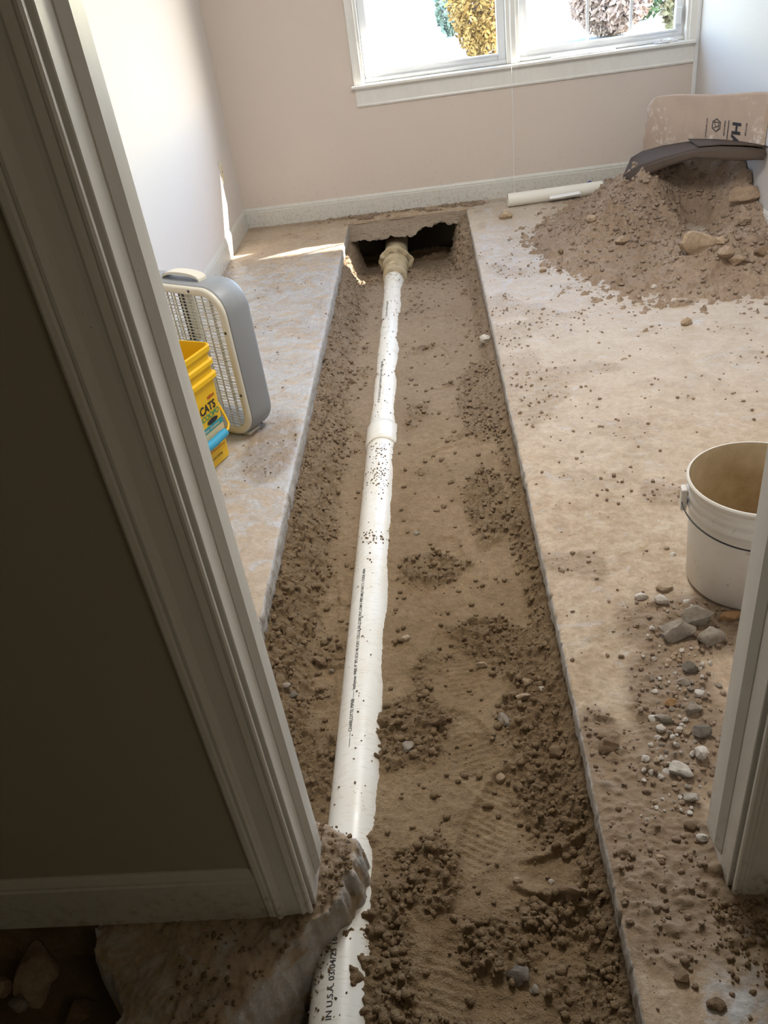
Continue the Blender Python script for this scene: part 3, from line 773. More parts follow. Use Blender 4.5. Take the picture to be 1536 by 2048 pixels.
for k in range(5):
    a = 2*math.pi*k/5+.4; b = MB(); V = []
    for t in np.linspace(0, 1, 8):
        r = .05+.19*t; wd = .035+.075*math.sin(t*2.2)
        V.append([(r*math.cos(a+u*wd/r*1.2), .070+u*.025, r*math.sin(a+u*wd/r*1.2)) for u in np.linspace(-1, 1, 6)])
    bl = gridmesh('fan_blade', np.array(V), M_white, ho); bl.matrix_parent_inverse = ho.matrix_local.inverted(); bl.location = (-FW/2, 0, FH/2)
for (x, z) in ((-.16, FH-.018), (-.018, .20), (-.018, .46), (-.46, FH-.018)):
    MB().lathe([(0, .003), (.005, .002), (.006, 0)], 0, 0, 10).build('screw', M_dark, fan).matrix_local = Matrix.Translation((x, -.004, z))@Matrix.Rotation(math.pi/2, 4, 'X')
hd = [(-FW/2-.10+.001, FD*.5, FH-.004)]+[(-FW/2+.10*math.cos(a)*1.0, FD*.5, FH-.004+.030*math.sin(a)**.6) for a in np.linspace(math.pi-.15, .15, 12)]+[(-FW/2+.10, FD*.5, FH-.004)]
b = MB()
ring = []
for (x, y, z) in hd:
    ring.append([b.bm.verts.new((x+.06, y+dy, z+dz)) for dy, dz in ((-.022, -.006), (.022, -.006), (.022, .004), (-.022, .004))])
for p, q in zip(ring, ring[1:]):
    for k in range(4): b.bm.faces.new((p[k], p[(k+1) % 4], q[(k+1) % 4], q[k]))
b.bm.faces.new(ring[0][::-1]); b.bm.faces.new(ring[-1])
b.build('handle', M_cream, fan)
for x in (-.55, -.07): MB().box(x-.02, x+.02, .02, .09, 0, .012, .003).build('foot', M_cream, fan)

# ------------------------------------------------------------------ yellow pail
PA = math.atan2(-.92, -.395)  # direction of the printed face, from far corner to near corner
pail = empty('litter_pail', (-1.045, 2.712, .003), PA+math.pi/2+math.pi/2)
# local frame: +x runs along the printed face (near -> far), printed face at y = -h
HW = .142
pail.rotation_euler = (0, 0, math.atan2(.92, .395))
tag(pail, 'open yellow plastic pail with printed label standing before the box fan', 'pail')
def sqring(h, z, r=.03, n=6):
    P = rrect(-h, h, -h, h, r, n); return [(p[0], p[1], z) for p in P]
prof = [(.118, .004), (.124, 0), (.128, .004), (.140, .335), (.1505, .337), (.1505, .352), (.141, .358), (.1415, .388), (.150, .390), (.150, .404), (.142, .410), (.143, .438), (.150, .440), (.151, .458), (.1485, .462),
        (.144, .462), (.140, .44), (.136, .33), (.122, .012), (.118, .010)]
V = np.array([sqring(h, z) for h, z in prof]); V = np.concatenate([np.zeros((1, V.shape[1], 3))+[0, 0, .004], V, np.zeros((1, V.shape[1], 3))+[0, 0, .010]])
bd = gridmesh('body', V, M_yel, pail, closed=True)
bd.data.set_sharp_from_angle(angle=math.radians(35))
def face_pt(u, z, off=.0012):   # u along face, z up -> local
    h = .128+(.140-.128)*(z-.004)/.331; return (u, -h-off, z)
def face_obj(name, me, m, off=.0012):
    for v in me.vertices: v.co = Vector(face_pt(v.co.x, v.co.y, off))
    me.update(); return link(name, me, m, pail)
def ftext(s, u, z, size, m, bold=.0, sx=1.0, name='printed_text', off=.0016):
    me = textmesh(s, size, bold, sx); me.transform(Matrix.Translation((u, z, 0))); return face_obj(name, me, m, off)
def frect(u0, u1, z0, z1, m, name='label_print', off=.0008, r=.004):
    P = rrect(u0, u1, z0, z1, r, 3); me = bpy.data.meshes.new(name); me.from_pydata([(p[0], p[1], 0) for p in P], [], [list(range(len(P)))]); return face_obj(name, me, m, off)
ftext('NEW!', .058, .272, .017, M_red, .0006)
ftext('TIDY CATS', -.098, .228, .046, M_black, .0014, .86)
ftext('SCOOP®', -.012, .200, .030, M_green, .0008)
P = [(u*.034+.060, z*.011+.185) for u, z in [(math.cos(a), math.sin(a)) for a in np.linspace(0, 2*math.pi, 24, endpoint=False)]]
me = bpy.data.meshes.new('label_print'); me.from_pydata([(p[0], p[1], 0) for p in P], [], [list(range(24))]); face_obj('label_print', me, M_black, .0010)
frect(-.07, .118, .150, .174, M_teal); ftext('24/7 Odor Control', -.045, .156, .016, M_lab, .0004, 1.1)
frect(-.07, .118, .094, .148, M_lab)
ftext('for Multiple Cats', -.03, .076, .015, M_black, .0004)
frect(-.03, .10, .066, .069, M_red, off=.0008, r=.001)
ftext('35 LB (15.8 kg)', .0, .034, .012, M_black, .0002)
# bail with blue grip hanging in front of the printed face
hp = [(.147, -.03, .325)]+[(.150-.02*t**3, -.03-.118*t, .325-.19*t**1.3) for t in np.linspace(.1, 1, 10)]
arc = hp+[(.110, -.156, .124), (.085, -.158, .122)]
MB().tube(arc+[(-p[0], p[1], p[2]) for p in arc[::-1]], .0050, 8).build('bail', M_yel, pail, True)
MB().tube([(-.088, -.158, .122), (-.086, -.158, .122), (0, -.159, .120), (.086, -.158, .122), (.088, -.158, .122)], [.008, .017, .018, .017, .008], 14).build('grip', M_blue, pail, True, 50)

# ------------------------------------------------------------------ white bucket
bk = empty('plastic_bucket', (.772, 1.792, .006)); tag(bk, 'dirty white round plastic bucket standing on the right slab behind the door jamb', 'bucket')
prof = [(0, 0), (.143, 0), (.150, .003), (.155, .010), (.166, .245), (.1725, .247), (.174, .254), (.1725, .262), (.168, .264), (.168, .276), (.1735, .278), (.175, .285), (.1735, .291), (.169, .293),
        (.1695, .310), (.174, .312), (.178, .318), (.179, .326), (.176, .330), (.172, .330)]
b = MB().lathe(prof, seg=72); b.build('body', M_buck, bk, True, 40)
b = MB().lathe([(.1715, .3295), (.168, .32), (.163, .24), (.150, .012), (0, .012)], seg=72); b.build('inner_wall', M_buckin, bk, True, 40)
ear = empty('t'); bpy.data.objects.remove(ear)
for s in (-1, 1):
    b = MB().box(-.008, .008, -.016, .016, .235, .300, .004, 2); e = b.build('handle_ear', M_buck, bk); e.location = (s*.182*math.cos(.15), s*-.182*math.sin(.15), -.002); e.rotation_euler = (0, 0, -.15)
a0 = -.15
def bp(t):
    a = math.pi*t; ca, sa = math.cos(a0), math.sin(a0)
    u = -.188*math.cos(a); dn = .188*math.sin(a)
    # bail hangs down against the front of the bucket
    x, y = u, -dn*.99-.002; z = .262-.034*math.sin(a)
    r = math.hypot(x, y); k = max(1, (.1805)/r)
    x *= k; y *= k
    return (x*ca-y*sa, x*sa+y*ca, z)
MB().tube([bp(t) for t in np.linspace(0, 1, 40)], .0022, 6).build('wire_handle', M_dark, bk, True)

# ------------------------------------------------------------------ earth mound
def mound_z(x, y):
    g = .215*np.exp(-((x-1.28)**2/.085+(y-5.34)**2/.16))+.40*np.exp(-((x-1.80)**2/.13+(y-5.46)**2/.14))
    g = g+.115*np.exp(-((x-1.12)**2/.10+(y-4.95)**2/.16))+.10*np.exp(-((x-1.62)**2/.16+(y-4.32)**2/.10))+.16*np.exp(-((x-1.85)**2/.05+(y-4.85)**2/.09))
    g = g+.05*np.exp(-((x-.85)**2/.08+(y-4.9)**2/.25))+.035*np.exp(-((x-1.35)**2/.30+(y-4.1)**2/.16))
    g = g-.13*np.exp(-((x-1.52)**2/.022+(y-5.02)**2/.05))
    g = g+.11*np.exp(-((x-1.80)**2/.02+(y-5.15)**2/.06))
    g = g*(1+.28*fbm(x, y, 4.5, 4, 161))-.026-.004*fbm(x, y, 6, 3, 172)
    a = ss(-.01, .08, g)
    return g+a*(.060*clods(x, y, .10, 162, .6)*(vnoise(x*7, y*7, 169) > .45)+.024*clods(x, y, .040, 163, .6)+.014*clods(x, y, .019, 164, .9)+.012*fbm(x, y, 14, 3, 170))+(1-a)*(.034*clods(x, y, .035, 165, .35)+.022*clods(x, y, .018, 166, .5)*ss(-.026, -.01, g))+.006*fbm(x, y, 25, 3, 167)
X, Y = np.meshgrid(np.arange(.42, WR-.001, .0062), np.arange(3.15, 6.15, .0072))
o = gridmesh('dirt_mound', np.stack([X, Y, mound_z(X, Y)], -1), M_pile, attr={'clump': .05+.7*ss(.0, .4, fbm(X, Y, 4, 4, 168)), 'pale': .3+0*X})
tag(o, 'heap of loose brown earth piled in the back right corner', 'dirt mound', kind='stuff')

# ------------------------------------------------------------------ cardboard
def sheet(name, rows_, mt, parent=None, th=.006):
    V = np.array(rows_, float); o = gridmesh(name, V, mt, parent); md = o.modifiers.new('s', 'SOLIDIFY'); md.thickness = th; md.offset = 0
    return o
A0 = np.array([1.375, 5.60]); A1 = np.array([1.805, 4.80])
def Apt(u, z):   # u 0..1 along, gentle bow
    p = A0+(A1-A0)*u; bow = .03*math.sin(u*math.pi); lean = (z-.3)*.10
    return (p[0]+bow*.87*.5+lean*.87*.3, p[1]+bow*.49*.5+lean*.49*.3, z)
R_ = []
for t in np.linspace(0, 1, 24):
    row = []
    for u in np.linspace(0, 1, 34):
        top = .640+.065*u
        uu = u
        # rounded upper left corner, ragged slanting left side
        left = .0+.02*t
        zz = .37-.06*(1-u)+(top-.37+.06*(1-u))*t
        ul = -.035*(1-t)**1.0+.006*math.sin(t*23)
        if t > .80: q = (t-.80)/.20; ul += .10*(1-math.sqrt(max(0, 1-q*q)))
        uu = ul+(1-ul)*u
        row.append(Apt(uu, zz+.004*math.sin(u*9)))
    R_.append(row)
cbA = sheet('cardboard_sheet', R_, M_card); tag(cbA, 'upright sheet of tan cardboard with black print leaning behind the earth heap', 'cardboard')
def Atext(s, u, z, size, bold=0.0, m=M_black, sx=1.0, down=True):
    me = textmesh(s, size, bold, sx); Ln = float(np.hypot(*(A1-A0)))
    for v in me.vertices:
        x, y = v.co.x, v.co.y
        p = Apt(u+y/Ln, z-x); n = np.array([-.88, -.48])
        v.co = Vector((p[0]+n[0]*.0055, p[1]+n[1]*.0055, p[2]))
    me.update(); return link('printed_text', me, m, cbA)
Atext('HAL', .735, .545, .085, .003, sx=1.1)
Atext('CORRUGATED', .665, .545, .012, .0004); Atext('BOX CERTIFICATE', .515, .545, .012, .0004); Atext('RECYCLES', .84, .545, .014, .0004)
b = MB()
def Apl(a, z):
    p = Apt(a, z); return Vector((p[0]-.88*.0058, p[1]-.48*.0058, p[2]))
def Aring(cu, cz, r, w, n=6, rot=0):
    Ln = float(np.hypot(*(A1-A0))); vo = []; vi = []
    for k in range(n):
        a = 2*math.pi*k/n+rot
        vo.append(b.bm.verts.new(Apl(cu+r*math.cos(a)/Ln, cz+r*math.sin(a)))); vi.append(b.bm.verts.new(Apl(cu+(r-w)*math.cos(a)/Ln, cz+(r-w)*math.sin(a))))
    for k in range(n): b.bm.faces.new((vo[k], vo[(k+1) % n], vi[(k+1) % n], vi[k]))
Aring(.60, .515, .036, .006, 6, math.pi/6)
def Abar(u0, z0, u1, z1, w):
    p0 = Apl(u0, z0); p1 = Apl(u1, z1); d = (p1-p0).normalized(); nrm = Vector((-.88, -.48, 0)); s_ = d.cross(nrm).normalized()*w/2
    vv = [b.bm.verts.new(q) for q in (p0+s_, p1+s_, p1-s_, p0-s_)]; b.bm.faces.new(vv)
Abar(.70, .548, .70, .45, .005)
for a in ((0.580, 0.530, 0.620, 0.530), (0.580, 0.530, 0.600, 0.505), (0.600, 0.505, 0.580, 0.500), (0.620, 0.530, 0.620, 0.498), (0.600, 0.505, 0.620, 0.515)): Abar(*a, .004)
b.build('printed_emblem', M_black, cbA, kind='stuff')
# folded box on the heap, near flap drooping, backlit shade in its colour
front = [(1.165, 5.27, .262), (1.26, 5.20, .325), (1.37, 5.11, .375), (1.50, 5.00, .425), (1.60, 4.92, .438), (1.70, 4.83, .440), (1.800, 4.75, .432)]
back = [(1.27, 5.54, .300), (1.33, 5.52, .335), (1.43, 5.42, .375), (1.54, 5.28, .410), (1.64, 5.12, .425), (1.74, 4.97, .430), (1.805, 4.86, .430)]
fl = empty('folded_cardboard_box', front[3]); tag(fl, 'flattened shade-darkened cardboard box lying across the top of the earth heap', 'cardboard box')
c0 = np.array(front[3])
def lerp(a, b, t): return [tuple((np.array(p)*(1-t)+np.array(q)*t-c0)) for p, q in zip(a, b)]
sheet('top_panel', [lerp(front, back, t) for t in np.linspace(0, 1, 6)], M_card2, fl, .008)
drop = [(p[0]-.010+.01*math.sin(k), p[1]-.02, p[2]-.048-.010*math.sin(k*1.7)) for k, p in enumerate(front)]
sheet('flap', [lerp(front, drop, t) for t in np.linspace(0, 1, 4)], M_card2, fl, .006)
low = [(p[0]+.03, p[1]+.02, p[2]-.022) for p in front]; lowb = [(p[0], p[1], p[2]-.03) for p in back]
sheet('lower_panel', [lerp(low, lowb, t) for t in np.linspace(0, 1, 4)], M_card2, fl, .007)
up = [(p[0]+.02, p[1]+.015, p[2]+.012) for p in front[3:]]; upb = [(p[0], p[1], p[2]+.016) for p in back[3:]]
sheet('upper_flap', [lerp(up, upb, t) for t in np.linspace(0, 1, 4)], M_card2, fl, .006)

# ------------------------------------------------------------------ small things on the floor
b = MB(); p0 = Vector((.520, 5.895, .046)); p1 = Vector((1.17, 5.93, .046))
dd = (p1-p0).normalized(); prof = []
ob = empty('pipe_offcut', tuple(p0)); bpy.data.objects.remove(ob)
V = []
for (t, r) in ((0, .038), (0, .044), (.02, .044), (.3, .044), (.65, .044), (.65, .038), (0, .038)):
    c = p0+dd*t; up = Vector((0, 0, 1)); sd = dd.cross(up)
    V.append([tuple(c+up*r*math.cos(a)+sd*r*math.sin(a)) for a in np.linspace(0, 2*math.pi, 40, endpoint=False)])
o = gridmesh('pipe_offcut', np.array(V), M_pvc2, closed=True, smooth=True); o.data.set_sharp_from_angle(angle=math.radians(40))
tag(o, 'short white plastic pipe offcut lying on the floor along the back baseboard', 'pipe')
b = MB().prism([(0, 0), (.20, .012), (.212, .004), (.215, -.030), (.210, -.030), (.205, -.004), (.03, -.010)], 'y', -.012, .012)
o = b.build('plastic_scrap', M_white); o.location = (.80, 5.835, .045); o.rotation_euler = (math.radians(35), 0, math.radians(3))
tag(o, 'flat white plastic strip with a bent end leaning on the pipe offcut', 'plastic scrap')
b = bmesh.new(); bmesh.ops.create_icosphere(b, subdivisions=2, radius=.026)
for v in b.verts: v.co *= 1+.25*math.sin(v.co.x*190)+.2*math.sin(v.co.y*150); v.co.z *= .7
me = bpy.data.meshes.new('plastic_scrap'); b.to_mesh(me); b.free(); o = link('plastic_scrap', me, mat('deep_blue_plastic', (.03, .07, .30), .35)); o.location = (1.10, 6.02, .055)
tag(o, 'small blue plastic scrap behind the end of the pipe offcut', 'plastic scrap')

# ------------------------------------------------------------------ stones
def rockmesh(seed, sub=2, flat=.7, ang=.35):
    r = random.Random(seed); b = bmesh.new(); bmesh.ops.create_icosphere(b, subdivisions=sub, radius=1)
    pl = [(Vector((r.gauss(0, 1), r.gauss(0, 1), r.gauss(0, 1))).normalized(), r.uniform(.55, .9)) for _ in range(9 if sub < 3 else 15)]
    if sub > 2: pl = [(n, d*.86) for n, d in pl]
    ph = [r.uniform(0, 6) for _ in range(3)]
    for v in b.verts:
        for n, d in pl:
            k = v.co.dot(n)
            if k > d: v.co -= n*(k-d)*(.6+ang)
        v.co *= 1+.06*math.sin(v.co.x*5+ph[0])+.06*math.sin(v.co.y*6+ph[1])+.05*math.sin(v.co.z*7+ph[2])
        if sub > 2: v.co *= 1+.05*float(fbm(np.array(v.co.x*3+v.co.z*2), np.array(v.co.y*3-v.co.z), 3.0, 2, seed%89))+.10*float(fbm(np.array(v.co.x*1.5+v.co.z), np.array(v.co.y*1.5), 2.0, 3, seed%97))
        v.co.z *= flat
    me = bpy.data.meshes.new('stone'); b.to_mesh(me); b.free(); me.shade_smooth(); me.set_sharp_from_angle(angle=math.radians(24)); return me
def groundv(X, Y):
    X = np.asarray(X, float).reshape(1, -1); Y = np.asarray(Y, float).reshape(1, -1)
    zr = right_relief(X, Y)[0]
    if X.max() > .42 and Y.max() > 3.15: zr = np.where((X > .42) & (Y > 3.15), np.maximum(zr, mound_z(X, Y)), zr)
    zt = soil_z(X, Y)[0]
    return np.where(X > XR, zr, np.where((X < XL) & (Y > 1.1), 0.002, zt))[0]
def ground(x, y): return float(groundv([x], [y])[0])
def onground(px, py):
    zz = np.arange(.50, -.36, -.003); P = np.array([at(px, py, z) for z in zz]); P[:, 1] = np.minimum(P[:, 1], 6.1)
    k = np.nonzero(groundv(P[:, 0], P[:, 1]) >= zz)[0]
    if len(k) == 0: return at(px, py, 0)
    k = k[0]; return (P[k, 0], P[k, 1], zz[k])
def stone(px, py, w, asp, mt, label, name='stone', cat='stone', rot=None, sink=.30, sub=2, group=None, hz=.7, loc=None):
    p = loc or onground(px, py)
    dist = math.sqrt(p[0]**2+p[1]**2+(CAMZ-p[2])**2); sw = w*dist/F/2
    seed = int(px*7+py*13); me = rockmesh(seed, sub, hz); me.name = name
    me.transform(Matrix.Diagonal((sw*1.08, sw*1.08*asp, sw*1.05, 1)))
    zmin = min(v.co.z for v in me.vertices)
    o = link(name, me, RK[mt]); o.location = (p[0], p[1], p[2]-zmin*(1-sink)-.002)
    o.rotation_euler = (0, 0, rot if rot is not None else random.Random(seed).uniform(-.5, .5))
    tag(o, label, cat, group); return o
R1 = [
 (1366, 1550, 48, .62, 'white', 'largest flat white stone on the slab left of the right door jamb'),
 (1405, 1510, 29, .9, 'white', 'rounded white stone touching the foot of the right door jamb, above the flat one'),
 (1386, 1600, 36, .6, 'white', 'thin pale flake of stone just below the largest white stone'),
 (1328, 1440, 34, .8, 'grey', 'pale grey angular stone at the middle of the little cluster left of the jamb'),
 (1305, 1439, 18, .9, 'white', 'pale chip on the left of the little stone cluster'),
 (1321, 1458, 20, .8, 'white', 'pale chip on the near side of the little stone cluster'),
 (1395, 1247, 74, .62, 'grey', 'big rough concrete lump lying against the near side of the white bucket'),
 (1349, 1270, 72, .66, 'grey', 'big brown-grey concrete lump left of the two others in front of the bucket'),
 (1420, 1282, 58, .7, 'grey', 'squat rough lump nearest the door jamb in front of the bucket'),
 (1456, 1240, 46, .45, 'orange', 'orange-brown stone under the near rim of the bucket beside the jamb'),
 (1281, 1197, 27, .65, 'white', 'smooth pale oval pebble left of the bucket foot'),
 (1322, 1203, 30, .75, 'white', 'pale domed stone between the oval pebble and the bucket'),
 (1330, 1178, 32, .75, 'tan', 'tan wedge-shaped stone behind the pale domed stone by the bucket'),
 (1373, 1205, 15, .8, 'white', 'small white pebble touching the foot of the bucket'),
 (1346, 1111, 14, .9, 'white', 'tiny white chip on the dusty slab left of the bucket side'),
 (1333, 1099, 12, .7, 'tan', 'tiny tan chip just behind the white one left of the bucket'),
 (1214, 1499, 44, .85, 'clod', 'large brown earth clod at the edge of the right slab'),
 (1203, 1478, 20, .85, 'clod', 'small dark clod just behind the large one at the slab edge'),
 (1405, 1470, 42, .75, 'slate', 'dark grey faceted stone by the jamb behind the rounded white stone'),
 (1381, 1341, 38, .8, 'slate', 'grey-brown faceted stone in the gravel below the concrete lumps'),
 (1366, 1367, 22, .8, 'grey', 'small smooth grey stone in the gravel near the faceted one'),
 (1399, 1388, 20, .8, 'white', 'round white pebble in the gravel close to the jamb'),
 (1335, 1324, 17, 1.1, 'tan', 'upright pinkish pebble at the left rim of the gravel'),
 (1340, 1407, 23, .85, 'orange', 'round orange-brown pebble behind the little stone cluster'),
 (1386, 1422, 38, .7, 'grey', 'flat grey-tan stone in the gravel behind the dark faceted one'),
 (1290, 1519, 19, .7, 'white', 'small white angular chip left of the largest white stone'),
 (1302, 1544, 13, 1.1, 'white', 'small white chip standing nearer than the angular one'),
 (1332, 1546, 15, 1.0, 'white', 'white chip almost touching the largest white stone'),
 (1374, 1468, 19, .7, 'tan', 'tan pebble between the little cluster and the dark faceted stone'),
 (1358, 1460, 14, .8, 'white', 'white pebble right of the little stone cluster'),
 (1319, 1717, 20, .75, 'tan', 'lone tan stone on the slab near the trench edge, level with the jamb foot'),
 (1403, 1678, 20, .8, 'white', 'pale stone at the tip of the right door jamb foot'),
 (1379, 1655, 24, .75, 'clod', 'dark clod on the slab left of the right jamb foot'),
 (1364, 1959, 30, .7, 'clod', 'dark earth clod on the grey slab at the lower right'),
 (1434, 2011, 32, .8, 'clod', 'dark earth clod lowest on the grey slab at the lower right'),
 (1012, 437, 24, .8, 'tan', 'brown stone on the floor in front of the pipe offcut'),
 (1394, 506, 72, .6, 'tan', 'big tan rock embedded in the near foot of the earth heap'),
 (1450, 511, 28, .9, 'pclod', 'pale clod right of the big tan rock in the heap'),
 (1469, 525, 32, .8, 'pclod', 'pale clod in front of the other, right of the big tan rock'),
 (1490, 400, 48, .6, 'pclod', 'long tan clod high on the right of the earth heap'),
 (1244, 486, 26, .7, 'pclod', 'pale lump on the near slope of the earth heap left of the tan rock'),
 (1183, 441, 20, .9, 'pclod', 'round lump on the left slope of the earth heap'),
 (1440, 485, 20, .8, 'tan', 'small tan stone just above the two pale clods in the heap'),
 (1492, 448, 25, .8, 'pclod', 'round pale clod under the long tan clod in the heap'),
 (1523, 511, 28, .7, 'clod', 'reddish brown clod at the right picture edge below the heap'),
 (1308, 577, 13, .7, 'white', 'small white chip on the trodden dirt in front of the heap'),
 (1373, 649, 24, .6, 'tan', 'flat brown stone on the dusty slab in front of the heap'),
 (1086, 544, 15, .8, 'tan', 'small round stone on the slab right of the trench'),
 (1122, 506, 13, .8, 'clod', 'small dark clod on the slab beyond the round stone'),
 (1042, 1953, 46, .85, 'slate', 'smooth dark grey stone lying in the nearest part of the trench'),
 (1069, 1981, 17, 1.0, 'grey', 'small grey pebble beside the smooth dark stone in the trench'),
 (1010, 1443, 32, .8, 'grey', 'rounded stone among the clods at the right of the trench'),
 (1055, 1367, 26, .6, 'tan', 'tan flat stone near the right trench side, farthest of the group'),
 (1046, 1397, 32, .6, 'tan', 'angular tan stone just nearer than the flat one at the right trench side'),
 (1083, 1379, 15, .8, 'white', 'tiny pale pebble close to the right trench side'),
 (999, 1557, 24, .8, 'tan', 'square brown stone beside the boot print in the trench'),
 (816, 1496, 25, .9, 'grey', 'pale grey stone in the clump of clods beside the pipe'),
 (809, 1280, 22, .7, 'tan', 'pinkish stone set in the smooth soil right of the pipe'),
 (961, 1334, 24, .5, 'tan', 'flat brown stone in the middle of the trench, beyond the clods'),
 (1144, 1790, 52, .6, 'clod', 'long brown clod against the right side of the trench'),
 (1112, 1508, 30, .9, 'clod', 'squarish clod next to the right trench side'),
 (876, 1446, 40, .5, 'clod', 'long low clod on top of the clump beside the pipe'),
 (1036, 1763, 18, .8, 'tan', 'small round stone near the long clod in the trench'),
 (1103, 1765, 13, .8, 'white', 'tiny white chip near the long clod in the trench'),
 (970, 682, 22, 1.3, 'white', 'white-flecked stone stuck in the right trench wall'),
 (640, 1325, 38, .6, 'clod', 'small block-shaped clod left of the pipe'),
 (664, 1343, 12, .9, 'grey', 'grey pebble between the block-shaped clod and the pipe'),
 (585, 1392, 20, .9, 'slate', 'grey pebble in the trench beside the left door jamb'),
 (573, 1372, 18, .9, 'grey', 'second grey pebble beside the left door jamb, farther one'),
 (887, 1015, 14, .9, 'clod', 'small round clod in the trench right of the coupling'),
 (705, 766, 18, .6, 'clod', 'small clod left of the pipe beyond the coupling'),
 (833, 1068, 14, .7, 'grey', 'small stone right of the pipe nearer than the coupling'),
]
used = []
for r in R1: o = stone(*r[:6], sub=3 if r[2] > 30 else 2); used.append((o.location.x, o.location.y, o.dimensions.x*.5))
# rubble in the dark hole at the lower left
def loc_at(px, py, z): return at(px, py, z)
stone(95, 1925, 92, 1.1, 'tan', 'tall yellow-brown rubble block in the dark hole below the hall baseboard', 'rubble_block', 'rubble', 0.2, .1, 3, hz=1.1, loc=at(95, 1960, -.22))
stone(42, 2010, 32, 1.1, 'grey', 'pale rounded rubble piece at the lowest left of the dark hole', 'rubble_block', 'rubble', 0.4, .1, 3, hz=1.2, loc=at(42, 2015, -.15))
stone(20, 1975, 34, .7, 'tan', 'brown rubble piece left of the pale rounded one in the dark hole', 'rubble_block', 'rubble', 1.0, .1, 3, hz=1.2, loc=at(14, 1985, -.18))
stone(150, 2030, 60, .9, 'clod', 'dark rubble lump in the hole right of the pale rounded piece', 'rubble_block', 'rubble', 1.3, .1, 3, hz=.8, loc=at(165, 2035, -.25))

# look-alike pebbles of the gravel spill: individuals that share a mesh set
pm = [rockmesh(900+k, 1, .7) for k in range(10)]
r = random.Random(5); cnt = 0; tries = 0
while cnt < 110 and tries < 4000:
    tries += 1
    px = r.gauss(1362, 34); py = r.uniform(1215, 1640)
    if px < 1270+max(0, (1300-py)*0) or px > 1470-(py-1215)*.16: continue
    p = at(px, py, .004)
    if math.hypot(p[0]-.772, p[1]-1.792) < .17 or (p[0] > .43 and p[1] < 1.06): continue
    if any(math.hypot(p[0]-a, p[1]-b) < c+.004 for a, b, c in used): continue
    s_ = r.uniform(.0045, .0115)*r.uniform(.7, 1)
    used.append((p[0], p[1], s_))
    me = pm[cnt % 10].copy() if cnt < 40 else None
    key = ('white', 'grey', 'tan', 'white')[cnt % 4]
    if me is None: me = meshes_[cnt % 40]
    else:
        me.name = 'pebble'; me.materials.append(RK[key]); meshes_ = (meshes_ if cnt else []); meshes_.append(me)
    o = bpy.data.objects.new('pebble', me); COL.objects.link(o)
    g = ground(p[0], p[1]); o.location = (p[0], p[1], g+s_*.35); o.scale = (s_, s_*r.uniform(.7, 1.1), s_); o.rotation_euler = (r.uniform(-.3, .3), r.uniform(-.3, .3), r.uniform(0, 6.28))
    key = me.materials[0].name.split('_')[0]; tag(o, 'small %s pebble in the gravel spill between the white bucket and the right jamb' % key, 'pebble', '%s pebbles in the gravel spill by the right jamb' % key); cnt += 1

# ------------------------------------------------------------------ crumbs too small to count
def crumbs(name, pts, mt, label, attr_clump=.6):
    ico_b = bmesh.new(); bmesh.ops.create_icosphere(ico_b, subdivisions=1, radius=1)
    base = np.array([v.co for v in ico_b.verts]); fc = np.array([[v.index for v in f.verts] for f in ico_b.faces]); ico_b.free()
    n = len(pts); P = np.array(pts); nv = len(base)
    j = rng.uniform(.62, 1.25, (n, nv, 1)); st = rng.uniform(.7, 1.25, (n, 1, 3))
    st[:, :, 2] *= .75; V = base[None]*j*st*P[:, None, 3:4]; V = V+P[:, None, :3]
    Fc = (fc[None]+(np.arange(n)*nv)[:, None, None]).reshape(-1, 3).astype(np.int32)
    me = bpy.data.meshes.new(name); me.vertices.add(n*nv); me.vertices.foreach_set('co', V.reshape(-1).astype(np.float32))
    me.loops.add(len(Fc)*3); me.loops.foreach_set('vertex_index', Fc.reshape(-1)); me.polygons.add(len(Fc)); me.polygons.foreach_set('loop_start', np.arange(0, len(Fc)*3, 3, dtype=np.int32))
    a = me.attributes.new('clump', 'FLOAT', 'POINT'); a.data.foreach_set('value', np.repeat(rng.uniform(0, 1, n)*attr_clump*1.3, nv).astype(np.float32))
    a = me.attributes.new('pale', 'FLOAT', 'POINT'); a.data.foreach_set('value', np.repeat(ss(1.8, 4.2, P[:, 1])*(1.0 if mt is M_soil else .8), nv).astype(np.float32))
    me.update(calc_edges=True); me.validate()
    o = link(name, me, mt); tag(o, label, 'crumbs', kind='stuff'); return o
def scatter(n, x0, x1, y0, y1, fz, fm, s0, s1, pw=2.2, q=1.0, seed=1):
    g = np.random.default_rng(seed); x = g.uniform(x0, x1, n); t = g.uniform(0, 1, n); y = y0+(y1-y0)*t**q
    m = fm(x, y); k = g.uniform(0, 1, n) < m; x = x[k]; y = y[k]
    s = (s0+(s1-s0)*g.uniform(0, 1, len(x))**pw); z = fz(x, y)+s*.4
    return np.stack([x, y, z, s], -1)
P = scatter(42000, XL+.01, XR-.012, .55, 5.6, lambda x, y: soil_z(x, y)[0], lambda x, y: np.where(np.abs(x-pax(y)) < PR+.004, 0, .05+.62*clump_mask(x, y)), .0014, .0125, 4.4, 1.5, 11)
crumbs('soil_crumbs', P, M_soil, 'loose crumbs of soil scattered along the trench bottom', .8)
